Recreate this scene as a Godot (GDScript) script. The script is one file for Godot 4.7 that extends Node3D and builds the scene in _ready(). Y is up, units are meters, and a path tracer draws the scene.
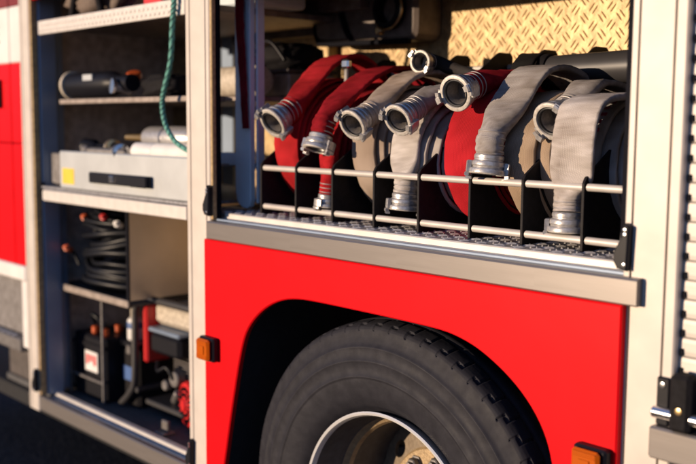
extends Node3D

# ------------------------------------------------------------------ globals
var M := {}
var NZ := FastNoiseLite.new()
var engine: Node3D

func _ready() -> void:
	# ---- camera
	var cam := Camera3D.new()
	cam.name = "camera"
	add_child(cam)
	var bx := Vector3(0.67683529, 0.00695452, -0.73610164).normalized()
	var bz := Vector3(0.7311027, 0.11036663, 0.67328155).normalized()
	var by := bz.cross(bx).normalized()
	cam.transform = Transform3D(Basis(bx, by, bz), Vector3(0, 1.53, 1.65))
	cam.keep_aspect = Camera3D.KEEP_HEIGHT
	var ca := CameraAttributesPhysical.new()
	ca.frustum_focal_length = 50.17
	ca.frustum_near = 0.05
	ca.frustum_far = 4000.0
	ca.frustum_focus_distance = 2.3
	ca.exposure_aperture = 2.0
	cam.attributes = ca
	cam.fov = 26.89
	cam.near = 0.05
	cam.far = 4000.0
	cam.current = true
	# ---- sky, exposure
	var we := WorldEnvironment.new()
	we.name = "world_environment"
	var env := Environment.new()
	var sm := ProceduralSkyMaterial.new()
	sm.sky_top_color = Color(0.31, 0.45, 0.67)
	sm.sky_horizon_color = Color(0.56, 0.64, 0.76)
	sm.sky_curve = 0.16
	sm.ground_bottom_color = Color(0.12, 0.11, 0.12)
	sm.ground_horizon_color = Color(0.32, 0.34, 0.42)
	sm.sky_energy_multiplier = 1.0
	var sky := Sky.new()
	sky.sky_material = sm
	env.background_mode = Environment.BG_SKY
	env.sky = sky
	env.tonemap_mode = Environment.TONE_MAPPER_LINEAR
	env.tonemap_exposure = 1.12
	env.sdfgi_enabled = true
	env.ssao_enabled = true
	env.ssil_enabled = true
	we.environment = env
	add_child(we)
	# ---- low warm sun from the left front
	var sun := DirectionalLight3D.new()
	sun.name = "sun"
	sun.light_energy = 1.6
	sun.light_color = Color(1.0, 0.89, 0.765)
	sun.light_angular_distance = 0.6
	sun.shadow_enabled = true
	add_child(sun)
	sun.rotation = Vector3(deg_to_rad(-4.0), deg_to_rad(-21.5), 0)

	NZ.seed = 7
	NZ.frequency = 1.0
	NZ.fractal_octaves = 4
	materials()
	setting()
	body()
	doors_and_pillars()
	compartments()
	hose_rack()
	wheel()
	shutter()
	small_fittings()
	hoses()
	upper_gear()
	left_gear()

# ------------------------------------------------------------------ textures and materials
func noise_tex(sd: int, freq: float, lo: Color, hi: Color, size := 256, oct := 4, contrast := 1.0) -> ImageTexture:
	var n := FastNoiseLite.new()
	n.seed = sd
	n.frequency = freq
	n.fractal_octaves = oct
	var src := n.get_seamless_image(size, size)
	var im := Image.create(size, size, true, Image.FORMAT_RGB8)
	for y in size:
		for x in size:
			var t: float = clampf((src.get_pixel(x, y).r - 0.5) * contrast + 0.5, 0, 1)
			im.set_pixel(x, y, lo.lerp(hi, t))
	im.generate_mipmaps()
	return ImageTexture.create_from_image(im)

func bump_tex(sd: int, freq: float, strength: float, size := 256) -> ImageTexture:
	var n := FastNoiseLite.new()
	n.seed = sd
	n.frequency = freq
	n.fractal_octaves = 4
	var src := n.get_seamless_image(size, size)
	src.convert(Image.FORMAT_RGB8)
	src.bump_map_to_normal_map(strength)
	src.generate_mipmaps()
	return ImageTexture.create_from_image(src)

func brushed_tex(sd: int, lo: Color, hi: Color, along_x := true) -> ImageTexture:
	var rng := RandomNumberGenerator.new()
	rng.seed = sd
	var n := FastNoiseLite.new()
	n.seed = sd
	n.frequency = 0.01
	var im := Image.create(256, 256, true, Image.FORMAT_RGB8)
	for y in 256:
		var row := rng.randf()
		for x in 256:
			var t: float = clampf(row * 0.45 + 0.28 + n.get_noise_2d(x * (0.5 if along_x else 3.0), y * 6.0) * 0.6, 0, 1)
			if along_x:
				im.set_pixel(x, y, lo.lerp(hi, t))
			else:
				im.set_pixel(y, x, lo.lerp(hi, t))
	im.generate_mipmaps()
	return ImageTexture.create_from_image(im)

func weave_images() -> Array:
	# u runs across the hose, v along it; one tile is 24 x 24 mm of twill
	var h := Image.create(128, 128, false, Image.FORMAT_RGB8)
	var a := Image.create(128, 128, true, Image.FORMAT_RGB8)
	var rng := RandomNumberGenerator.new()
	rng.seed = 31
	for y in 128:
		for x in 128:
			var cx := int(x / 8)
			var cy := int(y / 8)
			var warp: float = sin(PI * (fmod(x, 8.0) + 0.5) / 8.0)
			var weft: float = sin(PI * (fmod(y, 8.0) + 0.5) / 8.0)
			var v: float = warp * 0.9 if (cx + cy) % 4 < 2 else weft * 0.75
			v += rng.randf_range(-0.09, 0.09)
			h.set_pixel(x, y, Color(v, v, v))
			var c: float = 0.78 + 0.22 * clampf(v, 0, 1)
			a.set_pixel(x, y, Color(c, c, c * 0.985))
	a.generate_mipmaps()
	h.bump_map_to_normal_map(5.0)
	h.generate_mipmaps()
	return [ImageTexture.create_from_image(a), ImageTexture.create_from_image(h)]

func mat(called: String, lin: Color, rough := 0.6, metal := 0.0) -> StandardMaterial3D:
	var m := StandardMaterial3D.new()
	m.albedo_color = lin.linear_to_srgb()
	m.roughness = rough
	m.metallic = metal
	m.resource_name = called
	M[called] = m
	return m

func tri(m: StandardMaterial3D, scale: float) -> StandardMaterial3D:
	m.uv1_triplanar = true
	m.uv1_world_triplanar = true
	m.uv1_scale = Vector3.ONE * scale
	return m

func textured(called: String, lin: Color, vary: ImageTexture, rough := 0.6, metal := 0.0, scale := 2.0, bump: ImageTexture = null, bs := 0.4) -> StandardMaterial3D:
	var m := mat(called, lin, rough, metal)
	m.albedo_texture = vary
	if bump:
		m.normal_enabled = true
		m.normal_texture = bump
		m.normal_scale = bs
	return tri(m, scale)

func materials() -> void:
	var soft := noise_tex(3, 0.012, Color(0.93, 0.93, 0.93), Color(1, 1, 1))
	var grime := noise_tex(5, 0.045, Color(0.80, 0.79, 0.78), Color(1, 1, 1), 256, 5, 1.3)
	var dust := noise_tex(11, 0.02, Color(0.80, 0.80, 0.82), Color(1, 1, 1), 512, 5, 1.4)
	var fine := bump_tex(21, 0.09, 3.0)
	var wavy := bump_tex(23, 0.008, 2.0)
	var brush := brushed_tex(9, Color(0.94, 0.937, 0.934), Color(1, 1, 1))
	var rough_var := noise_tex(13, 0.03, Color(0.75, 0.75, 0.75), Color(1, 1, 1), 256, 5, 1.2)
	var m := textured("red_paint", Color(0.74, 0.004, 0.009), soft, 0.42, 0, 1.3, wavy, 0.05)
	m.metallic_specular = 0.20
	m.clearcoat_enabled = true
	m.clearcoat = 0.08
	m.clearcoat_roughness = 0.22
	textured("white_paint", Color(0.78, 0.75, 0.72), soft, 0.5, 0, 2.0, wavy, 0.08)
	m = textured("pillar_alu", Color(0.60, 0.545, 0.49), soft, 0.5, 0.1, 2.3, wavy, 0.06)
	m = textured("steel", Color(0.235, 0.213, 0.20), brush, 0.36, 0.5, 2.5)
	textured("dark_steel", Color(0.20, 0.19, 0.19), grime, 0.5, 0.5, 3.0)
	textured("cream_lip", Color(0.68, 0.635, 0.58), soft, 0.45, 0.25, 4.0)
	textured("seal", Color(0.008, 0.008, 0.012), soft, 0.8, 0, 2.0)
	M["seal"].metallic_specular = 0.2
	textured("ochre_seal", Color(0.55, 0.38, 0.18), grime, 0.6, 0, 4.0)
	textured("rack_black", Color(0.014, 0.012, 0.014), grime, 0.6, 0, 4.0, fine, 0.1)
	M["rack_black"].metallic_specular = 0.3
	textured("rod", Color(0.60, 0.55, 0.50), soft, 0.45, 0.2, 6.0)
	m = textured("tread_plate", Color(0.54, 0.385, 0.19), grime, 0.5, 0.3, 1.6, fine, 0.15)
	m = textured("tread_bar", Color(0.50, 0.355, 0.175), soft, 0.42, 0.3, 3.0)
	m = textured("floor_plate", Color(0.36, 0.36, 0.38), grime, 0.42, 0.35, 3.0, fine, 0.15)
	m = textured("floor_bar", Color(0.72, 0.71, 0.70), grime, 0.4, 0.3, 3.0)
	textured("interior_alu", Color(0.36, 0.30, 0.26), grime, 0.55, 0.2, 1.6, wavy, 0.15)
	textured("locker_wall", Color(0.78, 0.68, 0.62), grime, 0.55, 0.1, 1.6)
	textured("basket_alu", Color(0.62, 0.53, 0.45), soft, 0.38, 0.75, 1.6, wavy, 0.2)
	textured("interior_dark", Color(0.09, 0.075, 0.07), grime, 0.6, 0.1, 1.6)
	textured("shelf_alu", Color(0.64, 0.60, 0.56), soft, 0.5, 0.2, 5.0)
	textured("skirt_grey", Color(0.25, 0.235, 0.23), grime, 0.5, 0.2, 2.0)
	textured("drawer_grey", Color(0.56, 0.58, 0.58), soft, 0.4, 0.3, 2.0)
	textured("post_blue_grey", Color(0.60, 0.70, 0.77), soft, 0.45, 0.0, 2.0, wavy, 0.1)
	textured("jamb_blue", Color(0.24, 0.31, 0.42), soft, 0.45, 0.3, 2.0)  # on jambs and sill grooves this blue paints in the reflected sky
	textured("under_black", Color(0.012, 0.012, 0.014), grime, 0.85, 0, 2.0)
	m = textured("rubber", Color(0.027, 0.0265, 0.033), dust, 0.72, 0, 2.0, fine, 0.08)
	m.metallic_specular = 0.3
	m.roughness_texture = rough_var
	textured("rim_paint", Color(0.10, 0.098, 0.105), grime, 0.45, 0.2, 3.0)
	textured("rim_edge", Color(0.78, 0.77, 0.76), soft, 0.35, 0.3, 3.0)
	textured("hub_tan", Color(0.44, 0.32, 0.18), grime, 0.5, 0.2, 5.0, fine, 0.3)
	textured("disc_tan", Color(0.25, 0.195, 0.135), grime, 0.55, 0.1, 5.0, fine, 0.2)
	textured("asphalt", Color(0.034, 0.036, 0.045), dust, 0.95, 0, 1.2, fine, 0.15)
	M["asphalt"].metallic_specular = 0.15
	m = textured("coupling_alu", Color(0.60, 0.585, 0.575), grime, 0.38, 0.55, 9.0, fine, 0.12)
	m = textured("coupling_face", Color(0.66, 0.62, 0.56), grime, 0.5, 0.2, 9.0, fine, 0.15)
	textured("gasket", Color(0.012, 0.012, 0.014), soft, 0.5, 0, 5.0)
	textured("bore", Color(0.26, 0.24, 0.23), grime, 0.4, 0.5, 9.0)
	textured("wire", Color(0.42, 0.39, 0.375), soft, 0.45, 0.4, 9.0)
	m = mat("amber", Color(0.44, 0.085, 0.003), 0.35, 0)
	m.metallic_specular = 0.25
	textured("black_plastic", Color(0.010, 0.010, 0.014), soft, 0.42, 0, 4.0)
	M["black_plastic"].metallic_specular = 0.3
	textured("black_matt", Color(0.014, 0.013, 0.015), grime, 0.75, 0, 4.0, fine, 0.2)
	M["black_matt"].metallic_specular = 0.25
	textured("black_pipe", Color(0.045, 0.043, 0.045), soft, 0.42, 0.1, 4.0)
	textured("strap_red", Color(0.22, 0.012, 0.022), grime, 0.8, 0, 6.0)
	textured("bright_red", Color(0.62, 0.02, 0.02), soft, 0.4, 0, 4.0)
	textured("orange", Color(0.60, 0.10, 0.02), soft, 0.4, 0, 4.0)
	textured("chrome", Color(0.75, 0.74, 0.73), soft, 0.18, 0.95, 4.0)
	textured("brass", Color(0.66, 0.46, 0.22), soft, 0.3, 0.8, 4.0)
	textured("canister_cream", Color(0.62, 0.55, 0.45), grime, 0.5, 0, 4.0)
	textured("locker_brown", Color(0.21, 0.17, 0.145), grime, 0.55, 0, 1.6, wavy, 0.2)
	textured("sticker_yellow", Color(0.85, 0.58, 0.04), soft, 0.5, 0, 4.0)
	textured("label_white", Color(0.78, 0.76, 0.74), soft, 0.5, 0, 4.0)
	textured("label_blue", Color(0.05, 0.12, 0.32), soft, 0.5, 0, 4.0)
	textured("green_rope", Color(0.13, 0.42, 0.34), dust, 0.7, 0, 30.0)
	textured("rope_fleck", Color(0.03, 0.10, 0.09), soft, 0.7, 0, 30.0)
	textured("bag_brown", Color(0.20, 0.15, 0.12), grime, 0.8, 0, 5.0, fine, 0.4)
	textured("cable", Color(0.007, 0.008, 0.012), soft, 0.42, 0, 8.0)
	M["cable"].metallic_specular = 0.35
	textured("ink_red", Color(0.25, 0.02, 0.06), soft, 0.8, 0, 8.0)
	textured("floor_mat", Color(0.085, 0.085, 0.09), grime, 0.7, 0, 3.0, fine, 0.4)
	var w := weave_images()
	m = mat("hose", Color(1, 1, 1), 0.85)
	m.vertex_color_use_as_albedo = true
	m.albedo_texture = w[0]
	m.normal_enabled = true
	m.normal_texture = w[1]
	m.normal_scale = 0.8
	m.uv1_scale = Vector3(1.0 / 0.019, 1.0 / 0.019, 1)
	m.metallic_specular = 0.18

# ------------------------------------------------------------------ mesh helpers
func mb() -> SurfaceTool:
	var st := SurfaceTool.new()
	st.begin(Mesh.PRIMITIVE_TRIANGLES)
	st.set_smooth_group(-1)
	return st

func commit(called: String, st: SurfaceTool, m, parent: Node = null) -> MeshInstance3D:
	st.index()
	st.generate_normals()
	var mesh := st.commit()
	return place(called, mesh, m, parent)

func commit_uv(called: String, st: SurfaceTool, m, parent: Node = null) -> MeshInstance3D:
	st.generate_normals()
	st.generate_tangents()
	return place(called, st.commit(), m, parent)

func place(called: String, mesh: Mesh, m, parent: Node = null) -> MeshInstance3D:
	var o := MeshInstance3D.new()
	o.name = called
	o.mesh = mesh
	o.material_override = M[m] if m is String else m
	o.cast_shadow = GeometryInstance3D.SHADOW_CASTING_SETTING_ON
	if parent == null:
		parent = self
	parent.add_child(o, true)
	return o

func thing(called: String, label: String, category: String, at := Vector3.ZERO, group := "") -> Node3D:
	var o := Node3D.new()
	o.name = called
	add_child(o, true)
	o.position = at
	tag(o, label, category, group)
	return o

func tag(o: Node, label: String, category: String, group := "") -> void:
	o.set_meta("label", label)
	o.set_meta("category", category)
	if group != "":
		o.set_meta("group", group)

# counter-clockwise quad seen from outside -> clockwise triangles
func q(st: SurfaceTool, a: Vector3, b: Vector3, c: Vector3, d: Vector3) -> void:
	for p in [a, c, b, a, d, c]:
		st.add_vertex(p)

func t3(st: SurfaceTool, a: Vector3, b: Vector3, c: Vector3) -> void:
	for p in [a, c, b]:
		st.add_vertex(p)

# chamfered box from lo to hi
func bx(st: SurfaceTool, lo: Vector3, hi: Vector3, ch := 0.002, xf := Transform3D.IDENTITY) -> void:
	var c := (lo + hi) * 0.5
	var h := (hi - lo) * 0.5
	ch = minf(ch, minf(h.x, minf(h.y, h.z)) * 0.9)
	var ax := [Vector3.RIGHT, Vector3.UP, Vector3.BACK]
	for i in 3:
		for s in [-1.0, 1.0]:
			var n: Vector3 = ax[i] * s
			var u: Vector3 = ax[(i + 1) % 3]
			var v: Vector3 = ax[(i + 2) % 3] * s
			var hn: float = h[i]
			var hu: float = h[(i + 1) % 3] - ch
			var hv: float = h[(i + 2) % 3] - ch
			var o: Vector3 = c + n * hn
			q(st, xf * (o - u * hu - v * hv), xf * (o + u * hu - v * hv), xf * (o + u * hu + v * hv), xf * (o - u * hu + v * hv))
	if ch <= 0.0:
		return
	for i in 3:
		var a: Vector3 = ax[i]
		var ha: float = h[i] - ch
		var j := (i + 1) % 3
		var k := (i + 2) % 3
		for s in [-1.0, 1.0]:
			for t in [-1.0, 1.0]:
				var p1: Vector3 = c + ax[j] * (h[j] * s) + ax[k] * ((h[k] - ch) * t)
				var p2: Vector3 = c + ax[j] * ((h[j] - ch) * s) + ax[k] * (h[k] * t)
				if s * t > 0:
					q(st, xf * (p1 - a * ha), xf * (p2 - a * ha), xf * (p2 + a * ha), xf * (p1 + a * ha))
				else:
					q(st, xf * (p1 + a * ha), xf * (p2 + a * ha), xf * (p2 - a * ha), xf * (p1 - a * ha))
	for sx in [-1.0, 1.0]:
		for sy in [-1.0, 1.0]:
			for sz in [-1.0, 1.0]:
				var s3 := Vector3(sx, sy, sz)
				var px: Vector3 = c + Vector3(h.x, h.y - ch, h.z - ch) * s3
				var py: Vector3 = c + Vector3(h.x - ch, h.y, h.z - ch) * s3
				var pz: Vector3 = c + Vector3(h.x - ch, h.y - ch, h.z) * s3
				if sx * sy * sz > 0:
					t3(st, xf * px, xf * py, xf * pz)
				else:
					t3(st, xf * px, xf * pz, xf * py)

func box(called: String, lo: Vector3, hi: Vector3, m, parent: Node = null, ch := 0.002, xf := Transform3D.IDENTITY) -> MeshInstance3D:
	var st := mb()
	bx(st, lo, hi, ch, xf)
	return commit(called, st, m, parent)

# profile: Array of Vector2(r, s); axis is +Z of xf; corners sharper than 32 degrees stay crisp
func lathe(st: SurfaceTool, prof: Array, segs: int, xf: Transform3D, sg := 10) -> int:
	var g := sg
	for i in prof.size() - 1:
		if i > 0:
			var d0: Vector2 = (prof[i] - prof[i - 1]).normalized()
			var d1: Vector2 = (prof[i + 1] - prof[i]).normalized()
			if absf(d0.angle_to(d1)) > 0.56:
				g += 1
		st.set_smooth_group(g)
		var a: Vector2 = prof[i]
		var b: Vector2 = prof[i + 1]
		for k in segs:
			var t0 := TAU * k / segs
			var t1 := TAU * ((k + 1) % segs) / segs
			var p00 := xf * Vector3(a.x * cos(t0), a.x * sin(t0), a.y)
			var p01 := xf * Vector3(a.x * cos(t1), a.x * sin(t1), a.y)
			var p10 := xf * Vector3(b.x * cos(t0), b.x * sin(t0), b.y)
			var p11 := xf * Vector3(b.x * cos(t1), b.x * sin(t1), b.y)
			if a.x < 1e-6:
				t3(st, p00, p11, p10)
			elif b.x < 1e-6:
				t3(st, p00, p01, p10)
			else:
				q(st, p00, p01, p11, p10)
	st.set_smooth_group(-1)
	return g + 1

func axis_xf(at: Vector3, dir: Vector3, up := Vector3.UP) -> Transform3D:
	var z := dir.normalized()
	if absf(z.dot(up)) > 0.98:
		up = Vector3(0.3, 0.1, 1).normalized()
	var x := up.cross(z).normalized()
	return Transform3D(Basis(x, z.cross(x), z), at)

func cyl(st: SurfaceTool, a: Vector3, b: Vector3, r: float, segs := 20, bev := 0.002) -> void:
	var l := a.distance_to(b)
	bev = minf(bev, minf(r, l) * 0.4)
	lathe(st, [Vector2(0, 0), Vector2(r - bev, 0), Vector2(r, bev), Vector2(r, l - bev), Vector2(r - bev, l), Vector2(0, l)], segs, axis_xf(a, b - a))

# tube through points (Catmull-Rom)
func smooth_path(pts: Array, sub := 8) -> Array:
	var out := []
	var n := pts.size()
	for i in n - 1:
		var p0 = pts[maxi(i - 1, 0)]
		var p3 = pts[mini(i + 2, n - 1)]
		for k in sub:
			out.append(pts[i].cubic_interpolate(pts[i + 1], p0, p3, float(k) / sub))
	out.append(pts[n - 1])
	return out

func tube(st: SurfaceTool, pts: Array, r: float, segs := 10, sub := 8) -> void:
	var path := smooth_path(pts, sub) if sub > 1 else pts
	var up := Vector3(0.31, 0.83, 0.46).normalized()
	var rings := []
	for i in path.size():
		var t: Vector3 = (path[mini(i + 1, path.size() - 1)] - path[maxi(i - 1, 0)]).normalized()
		var u := (up - t * up.dot(t)).normalized()
		up = u
		var v := t.cross(u)
		var ring := []
		for k in segs:
			var a := TAU * k / segs
			ring.append(path[i] + (u * cos(a) + v * sin(a)) * r)
		rings.append(ring)
	st.set_smooth_group(3)
	for i in rings.size() - 1:
		for k in segs:
			var k2 := (k + 1) % segs
			q(st, rings[i][k], rings[i][k2], rings[i + 1][k2], rings[i + 1][k])
	st.set_smooth_group(-1)
	for k in range(1, segs - 1):
		t3(st, rings[0][0], rings[0][k + 1], rings[0][k])
		var e = rings[rings.size() - 1]
		t3(st, e[0], e[k], e[k + 1])

# extrude a simple polygon (counter-clockwise in x,y of xf) from depth z0 to z1 with a bevel round its front edge
func inset(poly: PackedVector2Array, d: float) -> PackedVector2Array:
	var out := PackedVector2Array()
	var n := poly.size()
	for i in n:
		var e0: Vector2 = (poly[i] - poly[(i + n - 1) % n]).normalized()
		var e1: Vector2 = (poly[(i + 1) % n] - poly[i]).normalized()
		var n0 := Vector2(-e0.y, e0.x)
		var n1 := Vector2(-e1.y, e1.x)
		var m := (n0 + n1).normalized()
		out.append(poly[i] + m * d / maxf(0.35, m.dot(n0)))
	return out

func extrude(st: SurfaceTool, poly: PackedVector2Array, z0: float, z1: float, bev := 0.0, xf := Transform3D.IDENTITY, back := true) -> void:
	if Geometry2D.is_polygon_clockwise(poly):
		poly.reverse()
	# in this API "clockwise" is judged with y down: test the signed area instead
	var area := 0.0
	for i in poly.size():
		area += poly[i].cross(poly[(i + 1) % poly.size()])
	if area < 0:
		poly.reverse()
	var front := inset(poly, bev) if bev > 0 else poly
	var n := poly.size()
	var tr := Geometry2D.triangulate_polygon(front)
	for i in range(0, tr.size(), 3):
		var a := front[tr[i]]
		var b := front[tr[i + 1]]
		var c := front[tr[i + 2]]
		if (b - a).cross(c - a) < 0:
			var s := b
			b = c
			c = s
		t3(st, xf * Vector3(a.x, a.y, z1), xf * Vector3(b.x, b.y, z1), xf * Vector3(c.x, c.y, z1))
	var trb := Geometry2D.triangulate_polygon(poly) if back else PackedInt32Array()
	for i in range(0, trb.size(), 3):
		var a := poly[trb[i]]
		var b := poly[trb[i + 1]]
		var c := poly[trb[i + 2]]
		if (b - a).cross(c - a) < 0:
			var s := b
			b = c
			c = s
		t3(st, xf * Vector3(a.x, a.y, z0), xf * Vector3(c.x, c.y, z0), xf * Vector3(b.x, b.y, z0))
	for i in n:
		var j := (i + 1) % n
		var a := poly[i]
		var b := poly[j]
		q(st, xf * Vector3(a.x, a.y, z0), xf * Vector3(b.x, b.y, z0), xf * Vector3(b.x, b.y, z1 - bev), xf * Vector3(a.x, a.y, z1 - bev))
		if bev > 0:
			var fa := front[i]
			var fb := front[j]
			q(st, xf * Vector3(a.x, a.y, z1 - bev), xf * Vector3(b.x, b.y, z1 - bev), xf * Vector3(fb.x, fb.y, z1), xf * Vector3(fa.x, fa.y, z1))

func plate(called: String, poly: Array, z0: float, z1: float, m, parent: Node, bev := 0.002, xf := Transform3D.IDENTITY) -> MeshInstance3D:
	var st := mb()
	extrude(st, PackedVector2Array(poly), z0, z1, bev, xf)
	return commit(called, st, m, parent)

# raised bars of tread plate on a rectangle: o corner, u and v edges (metres), n outward
func tread(called: String, o: Vector3, u: Vector3, v: Vector3, n: Vector3, pu: float, pv: float, m, parent: Node, blen := 0.032, bw := 0.0055, bh := 0.0022) -> void:
	var st := mb()
	var lu := u.length()
	var lv := v.length()
	var uu := u.normalized()
	var vv := v.normalized()
	var nr := int(lv / pv)
	var nc := int(lu / pu)
	for r in nr:
		for c in nc:
			var off: float = 0.5 if r % 2 == 1 else 0.0
			var ctr := o + uu * (pu * (c + 0.35 + off)) + vv * (pv * (r + 0.5))
			var s: float = 1.0 if r % 2 == 0 else -1.0
			var d := (uu * 0.62 * s + vv * 0.78).normalized()
			var w := n.cross(d).normalized()
			for k in [-1.0, 1.0]:
				var p: Vector3 = ctr + w * (k * 0.0065)
				var hl: float = blen * 0.5
				var e0 := p - d * hl
				var e1 := p + d * hl
				var a0 := p - d * hl * 0.55
				var a1 := p + d * hl * 0.55
				var wl := w * bw * 0.5
				var up := n * bh
				t3(st, e0, a0 + wl * -1.0, a0 * 1.0 + up)
				t3(st, e0, a0 + up, a0 + wl)
				q(st, a0 - wl, a1 - wl, a1 + up, a0 + up)
				q(st, a0 + up, a1 + up, a1 + wl, a0 + wl)
				t3(st, e1, a1 + up, a1 - wl)
				t3(st, e1, a1 + wl, a1 + up)
	var ob := commit(called, st, m, parent)
	ob.set_meta("kind", "stuff")

# ------------------------------------------------------------------ setting
func setting() -> void:
	var st := mb()
	q(st, Vector3(-400, 0, 400), Vector3(400, 0, 400), Vector3(400, 0, -400), Vector3(-400, 0, -400))
	var g := commit("ground", st, "asphalt")
	g.set_meta("kind", "structure")

# ------------------------------------------------------------------ fire engine body
const FLOOR := 1.262      # hose compartment floor
const BACK := -0.72       # rear wall of the lockers
func arch_points() -> Array:
	var raw := arch_raw()
	var fine := []
	for i in raw.size() - 1:
		var p0: Vector2 = raw[maxi(i - 1, 0)]
		var p3: Vector2 = raw[mini(i + 2, raw.size() - 1)]
		for k in 3:
			fine.append(raw[i].cubic_interpolate(raw[i + 1], p0, p3, k / 3.0))
	fine.append(raw[raw.size() - 1])
	for pass_i in 6:
		var nx := fine.duplicate()
		for i in range(1, fine.size() - 1):
			nx[i] = (fine[i - 1] + fine[i] * 2.0 + fine[i + 1]) * 0.25
		fine = nx
	return fine

func arch_raw() -> Array:
	return [Vector2(-2.335, 0.40), Vector2(-2.312, 0.52), Vector2(-2.261, 0.74), Vector2(-2.221, 0.901), Vector2(-2.192, 0.95), Vector2(-2.155, 0.988), Vector2(-2.117, 1.017), Vector2(-2.073, 1.040),
		Vector2(-2.03, 1.055), Vector2(-1.985, 1.0635), Vector2(-1.93, 1.067), Vector2(-1.874, 1.068), Vector2(-1.5, 1.067), Vector2(-1.44, 1.063), Vector2(-1.38, 1.051), Vector2(-1.345, 1.038), Vector2(-1.31, 1.022), Vector2(-1.258, 0.992),
		Vector2(-1.213, 0.955), Vector2(-1.177, 0.912), Vector2(-1.155, 0.868), Vector2(-1.143, 0.825), Vector2(-1.118, 0.70), Vector2(-1.088, 0.55), Vector2(-1.06, 0.40)]

func body() -> void:
	engine = thing("fire_engine", "red fire engine side with open equipment lockers, cream pillars and one rear wheel", "fire engine")
	# side panel with the wheel arch cut out
	var poly := [Vector2(-2.408, 0.40)]
	poly.append_array(arch_points())
	poly.append_array([Vector2(-0.995, 0.40), Vector2(-0.995, 1.1872), Vector2(-2.408, 1.1872)])
	var p := plate("side_panel", poly, 0.0015, 0.018, "red_paint", engine, 0.0035)
	p.set_meta("label", "glossy red side panel with wheel arch")
	# black return of the arch and the well behind it
	var st := mb()
	var ap := arch_points()
	for i in ap.size() - 1:
		var a: Vector2 = ap[i]
		var b: Vector2 = ap[i + 1]
		q(st, Vector3(a.x, a.y + 0.006, 0.001), Vector3(a.x, a.y + 0.006, -0.75), Vector3(b.x, b.y + 0.006, -0.75), Vector3(b.x, b.y + 0.006, 0.001))
	commit("wheel_arch_liner", st, "under_black", engine)
	box("wheel_arch_liner", Vector3(-2.42, 0.42, -0.79), Vector3(-0.9, 1.20, -0.752), "under_black", engine)
	# brushed strip over the panel, lip and groove behind it
	st = mb()
	extrude(st, PackedVector2Array([Vector2(-0.004, 1.1885), Vector2(0.017, 1.1885), Vector2(0.021, 1.192), Vector2(0.021, 1.238), Vector2(0.017, 1.2425), Vector2(-0.012, 1.2425), Vector2(-0.012, 1.236), Vector2(-0.004, 1.234)]), 0.0, 1.424, 0.0, Transform3D(Basis(Vector3(0, 0, 1), Vector3.UP, Vector3(-1, 0, 0)), Vector3(-0.963, 0, 0)))
	commit("steel_strip", st, "steel", engine)
	box("sill_lip", Vector3(-2.385, 1.19, -0.0515), Vector3(-1.0075, 1.2632, -0.042), "cream_lip", engine, 0.003)
	box("sill_groove", Vector3(-2.385, 1.19, -0.0415), Vector3(-1.0075, 1.2475, -0.0125), "jamb_blue", engine, 0.001)
	# upper body above the openings, roof, far side and ends: closes the lockers
	box("upper_side", Vector3(-3.585, 1.99, -0.03), Vector3(0.9, 2.75, 0.004), "red_paint", engine, 0.01)
	box("added_shutter_box", Vector3(-2.385, 1.935, -0.22), Vector3(-1.022, 2.30, -0.052), "interior_dark", engine, 0.01)  # unseen, added so its lower edge sets the shadow line on the back wall
	box("roof", Vector3(-5.2, 2.75, -2.45), Vector3(0.9, 2.80, 0.0), "white_paint", engine, 0.01)
	box("far_side", Vector3(-5.2, 0.45, -2.45), Vector3(0.9, 2.75, -2.41), "red_paint", engine, 0.01)
	box("rear_end", Vector3(0.86, 0.45, -2.408), Vector3(0.90, 2.75, -0.095), "red_paint", engine, 0.01)
	box("underbody", Vector3(-5.1, 0.34, -2.35), Vector3(-2.43, 0.405, -0.06), "under_black", engine, 0.005)
	box("underbody", Vector3(-0.95, 0.34, -2.35), Vector3(0.85, 0.80, -0.06), "under_black", engine, 0.005)
	box("chassis_rail", Vector3(-5.0, 0.62, -0.95), Vector3(0.8, 0.86, -0.88), "under_black", engine, 0.005)

# vertical extruded aluminium profile with two grooves
func pillar(x0: float, x1: float, y0: float, y1: float, grooves: Array, depth: float, m: String) -> MeshInstance3D:
	# outline in x and z, z towards the viewer
	var pts := [Vector2(x0, -depth), Vector2(x1, -depth), Vector2(x1, -0.003), Vector2(x1 - 0.003, 0.0)]
	var gs := grooves.duplicate()
	gs.reverse()
	for g in gs:
		pts.append_array([Vector2(g + 0.0026, 0.0), Vector2(g + 0.0022, -0.014), Vector2(g - 0.0022, -0.014), Vector2(g - 0.0026, 0.0)])
	pts.append_array([Vector2(x0 + 0.003, 0.0), Vector2(x0, -0.003)])
	var st := mb()
	# x stays x, polygon y maps to z, depth runs down from y1
	extrude(st, PackedVector2Array(pts), 0.0, y1 - y0, 0.0, Transform3D(Basis(Vector3.RIGHT, Vector3.BACK, Vector3.DOWN), Vector3(0, y1, 0)))
	return commit("pillar", st, m, engine)

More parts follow.
